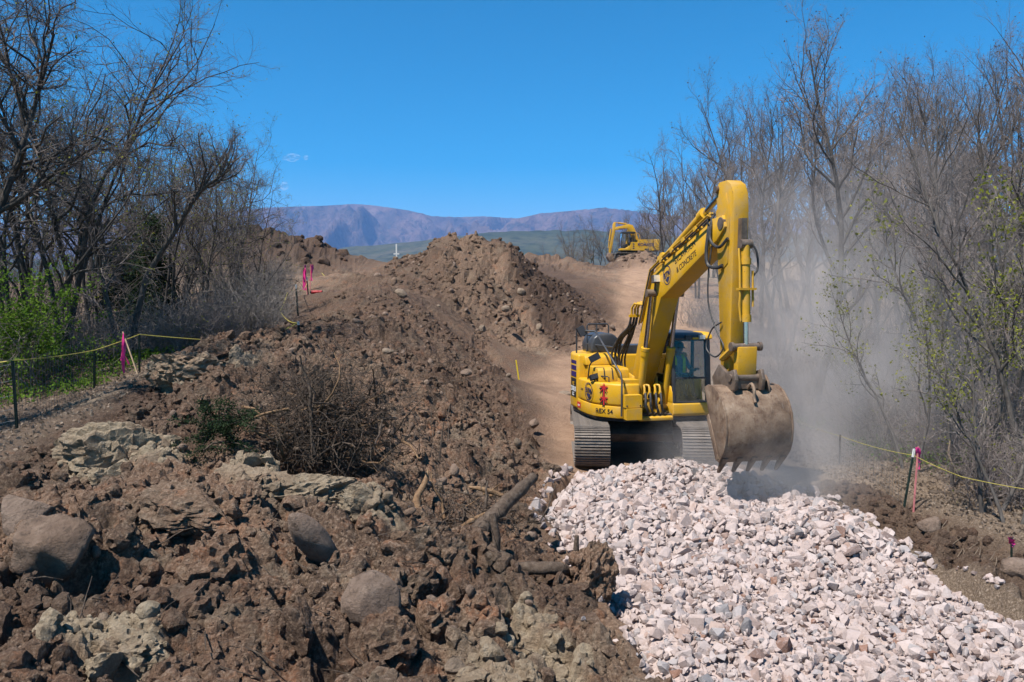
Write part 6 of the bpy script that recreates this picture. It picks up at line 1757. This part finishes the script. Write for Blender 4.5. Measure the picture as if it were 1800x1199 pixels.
def fences():
    # left wire fence: posts seen at the heap's left
    F1 = thing('rope_fence', 'dark post fence with yellow rope and wire netting left of the heap', 'fence')
    spec = [(-70, 645, 770, 12.0), (22, 634, 760, 12.0), (166, 616, 690, 15.0), (245, 588, 655, 16.2), (450, 602, 650, 18.0)]
    tops, bases = [], []
    for (px, y0, y1, Y) in spec:
        tp = at(px, y0, Y)
        gz = ground_z(tp.x, tp.y)
        bs = at(px + (8 if px == 22 else 0), y1, Y); bs.z = gz
        if tp.z - gz < 0.6: gz = tp.z - 1.0; bs.z = gz
        bases.append(bs); tops.append(tp)
        t_post(F1, bs, tp, False)
    rope(F1, tops, 0.03, 0.0085)
    netting(F1, [tuple(b) for b in bases[:4]], 0.02, 1.0)
    F2 = thing('rope_fence', 'white tipped posts with sagging yellow rope beside the bare thicket', 'fence')
    spec = [(526, 565, 610, 20.5), (522, 500, 556, 27), (541, 487, 532, 36), (577, 486, 519, 48)]
    tops = []
    for (px, y0, y1, Y) in spec:
        tp = at(px - 2, y0, Y); bs = at(px + 2, y1, Y); bs.z = min(bs.z, ground_z(bs.x, bs.y))
        t_post(F2, bs, tp, True, None, 1.5); tops.append(tp - (tp - bs) * 0.05)
    t_post(F2, at(562, 500, 58), at(561, 471, 58), False)
    rope(F2, [at(420, 612, 19.5), tops[0], at(492, 547, 25), at(505, 515, 27)], 0.10, 0.011)
    rope(F2, [tops[1], tops[2] - Vector((0, 0, 0.25))], 0.10, 0.012)
    rope(F2, [at(512, 464, 52), at(561, 471, 58), tops[3]], 0.05, 0.016)
    # right
    F3 = thing('rope_fence', 'two posts with yellow rope along the wood right of the stones', 'fence')
    tA = at(1477, 764, 17.6); bA = Vector((tA.x, tA.y, ground_z(tA.x, tA.y)))
    tB = at(1607, 789, 13.9); bB = at(1589, 897, 13.9); bB.z = ground_z(bB.x, bB.y)
    t_post(F3, bA, tA, False, simple('brown_steel_post', (0.06, 0.045, 0.035), 0.7, 0.2))
    t_post(F3, bB, tB, True)
    rope(F3, [at(1236, 660, 30), at(1400, 738, 21), tA - Vector((0, 0, 0.03)), tB - Vector((0, 0, 0.12)), at(1690, 838, 12.6), at(1860, 868, 10.8)], 0.045, 0.005)
    t_post(F3, (at(1860, 868, 10.8).x, 10.8, 0.3), at(1860, 862, 10.8), False)
    netting(F3, [tuple(bA), tuple(bB)], 0.0, 0.55, 0.14)
    # marker stakes
    def stake(label, top, base, mat, w=0.02, rib=(), rw=0.045):
        b = Vector(base); o = thing('marker_stake', label, 'stake', b)
        t = Vector(top) - b
        part('stake', mat, o, lambda bm: b_tube(bm, [t.normalized() * -0.1, t], w, 4))
        for k, (f, L) in enumerate(rib): ribbon(o, t * f, L, rw, k + len(label))
        return o
    p = at(216, 583, 15.6)
    stake('leaning bare wooden stake with long pink ribbon by the wire fence', p, at(240, 652, 15.4), M_LATH, 0.017, ((0.98, 0.55), (0.92, 0.75), (0.75, 0.45)))
    stake('wooden stake with twin pink ribbons beside the white tipped post', at(535, 466, 36), at(540, 515, 36), M_PINKP, 0.025, ((1.0, 0.7), (0.9, 1.0), (0.85, 0.6)), 0.10)
    stake('short wooden stake with a pink ribbon farther along the thicket', at(547, 465, 40), at(545, 508, 40), M_PINKP, 0.025, ((1.0, 0.6), (0.95, 0.75)), 0.10)
    stake('tall faded pink stake with ribbon leaning beside the right-hand rope', at(1614, 785, 13.8), Vector((at(1606, 890, 13.8).x, 13.8, ground_z(at(1606, 890, 13.8).x, 13.8))), M_PINKP, 0.016, ((0.99, 0.28), (0.97, 0.36)))
    y = at(912, 685, 26.5); y.z = ground_z(y.x, y.y)
    stake('bright yellow stake standing at the road edge behind the heap', at(907, 633, 26.5), y, M_YPNT, 0.028)
    b = at(1785, 990, 10.7)
    o = stake('short dark stake with a small pink tuft near the picture edge', at(1778, 945, 10.8), (at(1778, 985, 10.8).x, 10.8, ground_z(at(1778, 985, 10.8).x, 10.8)), M_POST, 0.014, ((1.0, 0.10), (0.98, 0.12), (1.02, 0.09)))
    # white cross
    base = at(697, 466, 45.5)
    o = thing('grade_stake', 'thin white cross-shaped stake on the crest left of the tall mound', 'stake', base)
    h = at(697, 429, 45.5).z - base.z
    part('upright', M_CAPW, o, lambda bm: b_box(bm, (-0.038, -0.02, -0.1), (0.038, 0.02, h)), 0.004)
    part('crossbar', M_CAPW, o, lambda bm: b_box(bm, (-0.16, -0.026, h * 0.50), (0.16, 0.026, h * 0.56)), 0.004)
    # red tool case
    b = at(558, 535, 33); b.z = ground_z(b.x, b.y) + 0.1
    o = thing('red_tube', 'small red tube lying on bare soil beside the posts', 'tube', b, -0.2)
    part('tube_body', M_RED, o, lambda bm: b_cyl(bm, (-0.24, 0, 0), (0.22, 0, 0.02), 0.075, 0.06, 10), 0.01)
    part('tube_cap', M_BLK, o, lambda bm: b_cyl(bm, (-0.30, 0, -0.005), (-0.24, 0, 0), 0.055, 0.075, 10), 0.01)
    b = at(996, 656, 26); b.z = ground_z(b.x, b.y)
    V, Fc = rock_shape(3, 91, 8, 0.12, (0.5, 0.8), (0.30, 0.14, 0.12))
    q = np_obj('plastic_sheet', V, Fc, M_PALE, None, True); q.location = b
    tag(q, 'pale crumpled sheet lying on the road left of the excavator', 'sheet')
fences()

# ---- timber in the heap
def wood_material(name, a, b, c):
    t = NT(name)
    p = t.coord('Object')
    w = t.noise(t.n('ShaderNodeMapping', inp={'Vector': p, 'Scale': (1, 1, 1)}).outputs[0], 16, 6, 0.7)
    col = t.ramp(w, [(0.3, a), (0.5, b), (0.72, c)])
    t.bsdf(col, 0.9, 0, 0.2, t.bump(w, 0.03, 0.9))
    return t.m
M_LOG = wood_material('muddy_bark', (0.055, 0.038, 0.028), (0.12, 0.085, 0.062), (0.20, 0.155, 0.12))
M_SPL = wood_material('splintered_wood', (0.13, 0.075, 0.042), (0.24, 0.145, 0.08), (0.38, 0.26, 0.16))
M_ROOT = wood_material('root_bark', (0.045, 0.032, 0.024), (0.10, 0.073, 0.055), (0.19, 0.145, 0.11))
def log(label, pts, rs, mat=None, name='log', cat='log', seed=0, n=14, knots=True):
    P = [Vector(p) for p in pts]
    base = P[0].copy()
    P = spline([p - base for p in P], 6)
    m = len(P)
    rr = np.interp(np.linspace(0, 1, m), np.linspace(0, 1, len(rs)), rs)
    bm = bmesh.new()
    b_tube(bm, P, 0.1, n, [float(x) for x in rr])
    for v in bm.verts:
        q = v.co * 7 + Vector((seed, 0, 0))
        v.co += Vector((mnoise.noise(q), mnoise.noise(q + Vector((9, 0, 0))), mnoise.noise(q + Vector((0, 9, 0))))) * float(rr.mean()) * 0.28
    o = new_obj(name, bm_mesh(name, bm, mat or M_LOG), None, base)
    return tag(o, label, cat)
def timber():
    log('thick bare log lying diagonally across the heap towards the stones', [at(815, 968, 9.9), at(850, 925, 10.3), at(895, 880, 10.8), at(938, 838, 11.4)], [0.125, 0.115, 0.10, 0.07], seed=1)
    log('upright broken stub leaning against the diagonal log', [at(872, 995, 9.75), at(872, 950, 9.8), at(866, 903, 9.85)], [0.062, 0.055, 0.045], seed=2)
    log('short log lying level below the upright stub', [at(882, 997, 9.6), at(930, 999, 9.55), at(978, 1000, 9.6), at(1010, 1006, 9.9)], [0.078, 0.082, 0.08, 0.06], seed=3)
    log('small upright stick beside the edge of the white stones', [at(1012, 1005, 9.9), at(1013, 970, 9.9), at(1014, 942, 9.9)], [0.045, 0.04, 0.03], seed=4)
    log('orange splintered stump standing behind the diagonal log', [at(738, 915, 10.4), at(732, 880, 10.6), at(748, 845, 10.8), at(752, 825, 10.9)], [0.07, 0.055, 0.035, 0.01], M_SPL, 'stump', 'stump', 5)
    log('split orange branch lying behind the diagonal log', [at(825, 856, 11.4), at(855, 862, 11.3), at(885, 872, 11.3)], [0.02, 0.04, 0.03], M_SPL, 'branch', 'branch', 6)
    log('pale split stick lying under the diagonal log', [at(800, 935, 10.3), at(830, 915, 10.45), at(858, 902, 10.6)], [0.02, 0.035, 0.03], M_SPL, 'branch', 'branch', 7)
    log('thin pale stick standing on the flank of the heap', [at(772, 810, 12.3), at(775, 780, 12.4), at(780, 742, 12.5)], [0.022, 0.018, 0.01], M_ROOT, 'branch', 'branch', 8)
    log('forked grey branch beside the brush pile', [at(655, 810, 11.4), at(690, 785, 11.6), at(722, 765, 11.8)], [0.03, 0.028, 0.018], M_ROOT, 'branch', 'branch', 9)
    log('dark root curving up right of the short log', [at(865, 1040, 9.2), at(880, 1070, 9.0), at(930, 1052, 9.1), at(975, 1055, 9.2)], [0.02, 0.025, 0.02, 0.012], M_ROOT, 'root', 'root', 10)
    log('fallen branch on the dark shoulder below the tall mound', [at(728, 552, 29), at(745, 560, 28.5), at(765, 566, 28)], [0.05, 0.07, 0.03], M_ROOT, 'branch', 'branch', 12)
    log('fallen grey log on the leaf litter behind the rope', [at(1632, 866, 14.6), at(1660, 870, 14.5), at(1680, 874, 14.4)], [0.06, 0.065, 0.05], M_ROOT, seed=13)
    log('pale broken branch hanging in the right-hand wood edge', [at(1683, 832, 14.5), at(1668, 800, 14.6), at(1670, 775, 14.7)], [0.012, 0.02, 0.012], M_PALE, 'branch', 'branch', 14)
    # brush pile
    c = at(562, 805, 11.0)
    B = thing('brush_pile', 'dark tangled brush pile of roots and branches on the heap', 'brush pile', c)
    r = np.random.default_rng(51)
    for i in range(64):
        a = r.uniform(0, 6.28)
        p0 = np.array([r.normal() * 0.50 - 0.05, r.normal() * 0.25 + 0.25, r.uniform(-0.25, 0.75)])
        d = np.array([r.normal() * 0.8, r.normal() * 0.5 - 0.2, r.uniform(-0.3, 0.9)]); d /= np.linalg.norm(d)
        L = r.uniform(0.4, 1.15); pts = [p0]
        for k in range(5):
            d = d + r.normal(size=3) * 0.28; d /= np.linalg.norm(d); pts.append(pts[-1] + d * L / 5)
        r0 = r.uniform(0.009, 0.03)
        V, Fc = tubes([(np.array([pts]), np.array([r0 * np.linspace(1, 0.4, 6)]), 6)])
        np_obj('branch', V, Fc, (M_ROOT, M_ROOT, M_LOG, M_SPL)[i % 4] if i % 7 else M_SPL, B, True)
    n = 1900
    p0 = r.normal(size=(n, 3)) * np.array([0.52, 0.28, 0.34]) + np.array([0.02, 0.28, 0.42])
    d = r.normal(size=(n, 3)) + np.array([0, -0.1, -0.35]); d /= np.linalg.norm(d, axis=1)[:, None]
    L = r.uniform(0.2, 0.7, n); pts = [p0]
    for k in range(4):
        d = d + r.normal(size=(n, 3)) * 0.35; d /= np.linalg.norm(d, axis=1)[:, None]; pts.append(pts[-1] + d * (L / 4)[:, None])
    V, Fc = tubes([(np.stack(pts, 1), r.uniform(0.003, 0.008, n)[:, None] * np.linspace(1, 0.4, 5)[None], 3)])
    tag(np_obj('twigs', V, Fc, M_ROOT, B), kind='stuff')
    n = 420
    p0 = r.normal(size=(n, 3)) * np.array([0.6, 0.25, 0.2]) + np.array([0.0, 0.35, 0.95]); d = r.normal(size=(n, 3)) * np.array([1, .6, .6]) + np.array([0, 0, 0.3]); d /= np.linalg.norm(d, axis=1)[:, None]
    L = r.uniform(0.2, 0.7, n); pts = [p0]
    for k in range(4):
        d = d + r.normal(size=(n, 3)) * 0.3; d /= np.linalg.norm(d, axis=1)[:, None]; pts.append(pts[-1] + d * (L / 4)[:, None])
    V, Fc = tubes([(np.stack(pts, 1), r.uniform(0.002, 0.005, n)[:, None] * np.linspace(1, 0.4, 5)[None], 3)])
    tag(np_obj('fine_twigs', V, Fc, M_ROOT, B), kind='stuff')
    # root tangle round the logs
    c = at(790, 880, 10.9); c.z = ground_z(c.x, c.y)
    B2 = thing('root_tangle', 'tangle of broken roots and sticks behind the diagonal log', 'root tangle', c)
    for i in range(34):
        p0 = np.array([r.normal() * 0.42, r.normal() * 0.4, r.uniform(-0.02, 0.15)])
        d = np.array([r.normal(), r.normal() * 0.6, r.uniform(-0.1, 0.8)]); d /= np.linalg.norm(d); L = r.uniform(0.25, 0.75); pts = [p0]
        for k in range(5):
            d = d + r.normal(size=3) * 0.25; d /= np.linalg.norm(d); pts.append(pts[-1] + d * L / 5)
        V, Fc = tubes([(np.array([pts]), np.array([r.uniform(0.008, 0.028) * np.linspace(1, 0.35, 6)]), 6)])
        np_obj('root', V, Fc, (M_ROOT, M_LOG, M_SPL, M_ROOT, M_ROOT)[i % 5], B2, True)
    n = 300
    p0 = r.normal(size=(n, 3)) * np.array([0.6, 0.5, 0.05]) + np.array([0, 0, 0.06]); d = r.normal(size=(n, 3)) + np.array([0, 0, 0.3]); d /= np.linalg.norm(d, axis=1)[:, None]
    pts = [p0]
    for k in range(3):
        d = d + r.normal(size=(n, 3)) * 0.35; d /= np.linalg.norm(d, axis=1)[:, None]; pts.append(pts[-1] + d * 0.09)
    V, Fc = tubes([(np.stack(pts, 1), np.full((n, 4), 0.005), 3)])
    tag(np_obj('twigs', V, Fc, M_ROOT, B2), kind='stuff')
    # green juniper sprig
    c = at(388, 765, 10.75)
    S = thing('juniper_sprig', 'broken green juniper sprig lying left of the brush pile', 'sprig', c)
    stems = []
    for i in range(16):
        p = np.array([r.normal() * 0.18, r.normal() * 0.1, r.normal() * 0.1]); d = np.array([r.normal() * 0.7, -0.4, r.normal() * 0.5 + 0.15]); d /= np.linalg.norm(d)
        stems.append([p + d * t + np.array([0, 0, 0.08 * math.sin(t * 5)]) for t in np.linspace(0, 0.55, 5)])
    V, Fc = tubes([(np.array(stems), np.tile(np.linspace(0.010, 0.004, 5), (16, 1)), 4)])
    np_obj('stem', V, Fc, M_ROOT, S, True)
    st = np.array(stems).reshape(-1, 3)
    C = st[r.integers(0, len(st), 5200)] + r.normal(size=(5200, 3)) * np.array([0.05, 0.04, 0.035])
    V, Fc = leaf_quads(C, 0.032, r)
    np_obj('needles', V, Fc, M_NEED, S)
    # loose sticks strewn over the heap
    n = 420
    x = r.uniform(-5.5, 1.0, n); y = 6.3 + 12 * r.random(n) ** 1.4; k = (heap_mask(x, y) > 0.6) & (gravel_in(x, y) < -0.1); x, y = x[k], y[k]; n = len(x)
    p0 = np.stack([x, y, ground_zs(x, y) + 0.03], -1); d = r.normal(size=(n, 3)) * np.array([1, 1, 0.35]); d /= np.linalg.norm(d, axis=1)[:, None]; L = r.uniform(0.12, 0.45, n)
    pts = [p0]
    for k in range(4):
        d = d + r.normal(size=(n, 3)) * 0.2; d /= np.linalg.norm(d, axis=1)[:, None]; pts.append(pts[-1] + d * (L / 4)[:, None])
    V, Fc = tubes([(np.stack(pts, 1), r.uniform(0.003, 0.009, n)[:, None] * np.linspace(1, 0.5, 5)[None], 4)])
    tag(np_obj('loose_sticks', V, Fc, M_ROOT, HEAP), kind='stuff')
    # pale sticks combed along the right bank
    for i in range(12):
        t = i / 11
        p = at(1655 + 105 * t, 935 + 52 * t, 12.3 - 1.5 * t); p.z = ground_z(p.x, p.y) + 0.04
        V, Fc = tubes([(np.array([[(0, 0, 0), (0.09, 0.07, 0.05), (0.17, 0.16, 0.07)]]), np.array([[0.006, 0.007, 0.004]]), 5)])
        o = np_obj('stick', V, Fc, M_PALE, BANK, True); o.location = p; o.rotation_euler = (0, 0, 0.3 * math.sin(i * 2.1))
timber()

# ---- air: thin blue haze, dust thrown up at the bucket, small clouds
def haze():
    lo, hi = Vector((-11500, -400, -400)), Vector((12500, 12300, 1120))
    o = part('haze', None, None, lambda bm: b_box(bm, lo, hi))
    t = NT('haze_air')
    v = t.n('ShaderNodeVolumePrincipled', inp={'Color': (0.24, 0.48, 1.0, 1), 'Density': HAZE_D, 'Anisotropy': 0.0})
    t.l(v.outputs[0], t.out.inputs['Volume'])
    o.data.materials.append(t.m)
    tag(o, 'thin blue haze over the far hills and mountains', 'haze', kind='stuff')
HAZE_D = 8.0e-5
haze()
def dust():
    lo, hi = Vector((2.2, 12.2, 0.0)), Vector((17.0, 34.0, 10.5))
    c = (lo + hi) / 2
    o = part('dust_cloud', None, None, lambda bm: b_box(bm, lo - c, hi - c), 2.0, 3, loc=c)
    t = NT('airborne_dust')
    p = t.geo_pos()
    def blob(cx, cy, cz, rx, ry, rz, amp):
        m = t.n('ShaderNodeMapping', vector_type='TEXTURE', inp={'Vector': p, 'Location': (cx, cy, cz), 'Scale': (rx, ry, rz)}).outputs[0]
        L = t.n('ShaderNodeVectorMath', operation='LENGTH', inp={0: m}).outputs['Value']
        f = t.n('ShaderNodeMapRange', interpolation_type='SMOOTHERSTEP', inp={'Value': L, 'From Min': 1.0, 'From Max': 0.0, 'To Min': 0.0, 'To Max': amp}).outputs[0]
        return f
    s = blob(4.9, 15.2, 0.7, 2.8, 2.6, 1.7, 0.75)
    for b in ((4.7, 16.6, 0.3, 2.0, 1.5, 1.1, 0.7), (7.4, 18.5, 1.2, 3.8, 5.0, 4.6, 0.36), (9.0, 21.5, 2.8, 6.0, 7.5, 7.0, 0.15), (10.0, 26.0, 4.5, 7.5, 8.0, 6.0, 0.055)):
        s = t.math('ADD', s, blob(*b))
    n = t.noise(p, 0.55, 5, 0.62, 0.8)
    s = t.math('MULTIPLY', s, t.fr(n, 0.36, 0.60))
    v = t.n('ShaderNodeVolumePrincipled', inp={'Color': (0.92, 0.85, 0.83, 1), 'Density': s, 'Anisotropy': 0.1})
    t.l(v.outputs[0], t.out.inputs['Volume'])
    o.data.materials.append(t.m)
    tag(o, 'cloud of pale dust drifting from the bucket into the wood', 'dust', kind='stuff')
dust()
def clouds():
    t = NT('cloud_vapour')
    d = t.n('ShaderNodeBsdfDiffuse', inp={'Color': (0.85, 0.85, 0.86, 1)})
    tr = t.n('ShaderNodeBsdfTransparent')
    f = t.fr(t.noise(t.coord('Object'), 0.009, 4, 0.6), 0.38, 0.70)
    m = t.n('ShaderNodeMixShader', inp={0: t.math('MULTIPLY', f, 0.20), 1: tr.outputs[0], 2: d.outputs[0]})
    t.l(m.outputs[0], t.out.inputs['Surface'])
    for i, (px, py, w, h, lab) in enumerate(((512, 277, 30, 12, 'small wispy white cloud, upper larger of the three'), (538, 277, 10, 7, 'tiny white cloud right of the upper small cloud'), (500, 327, 17, 13, 'small white cloud lower above the mountains'))):
        Y = 14000.0
        s = scale_at(Y)
        V, Fc = ICO[4]
        V = V * (0.85 + 0.45 * n3(V, 1.4, (i, 2, 2), 3))[:, None] * np.array([w / 2 / s, w / 3 / s, h / 2 / s / 0.8])
        o = np_obj('cloud', V, Fc, t.m, None, True)
        o.location = at(px, py, Y)
        tag(o, lab, 'cloud')
clouds()
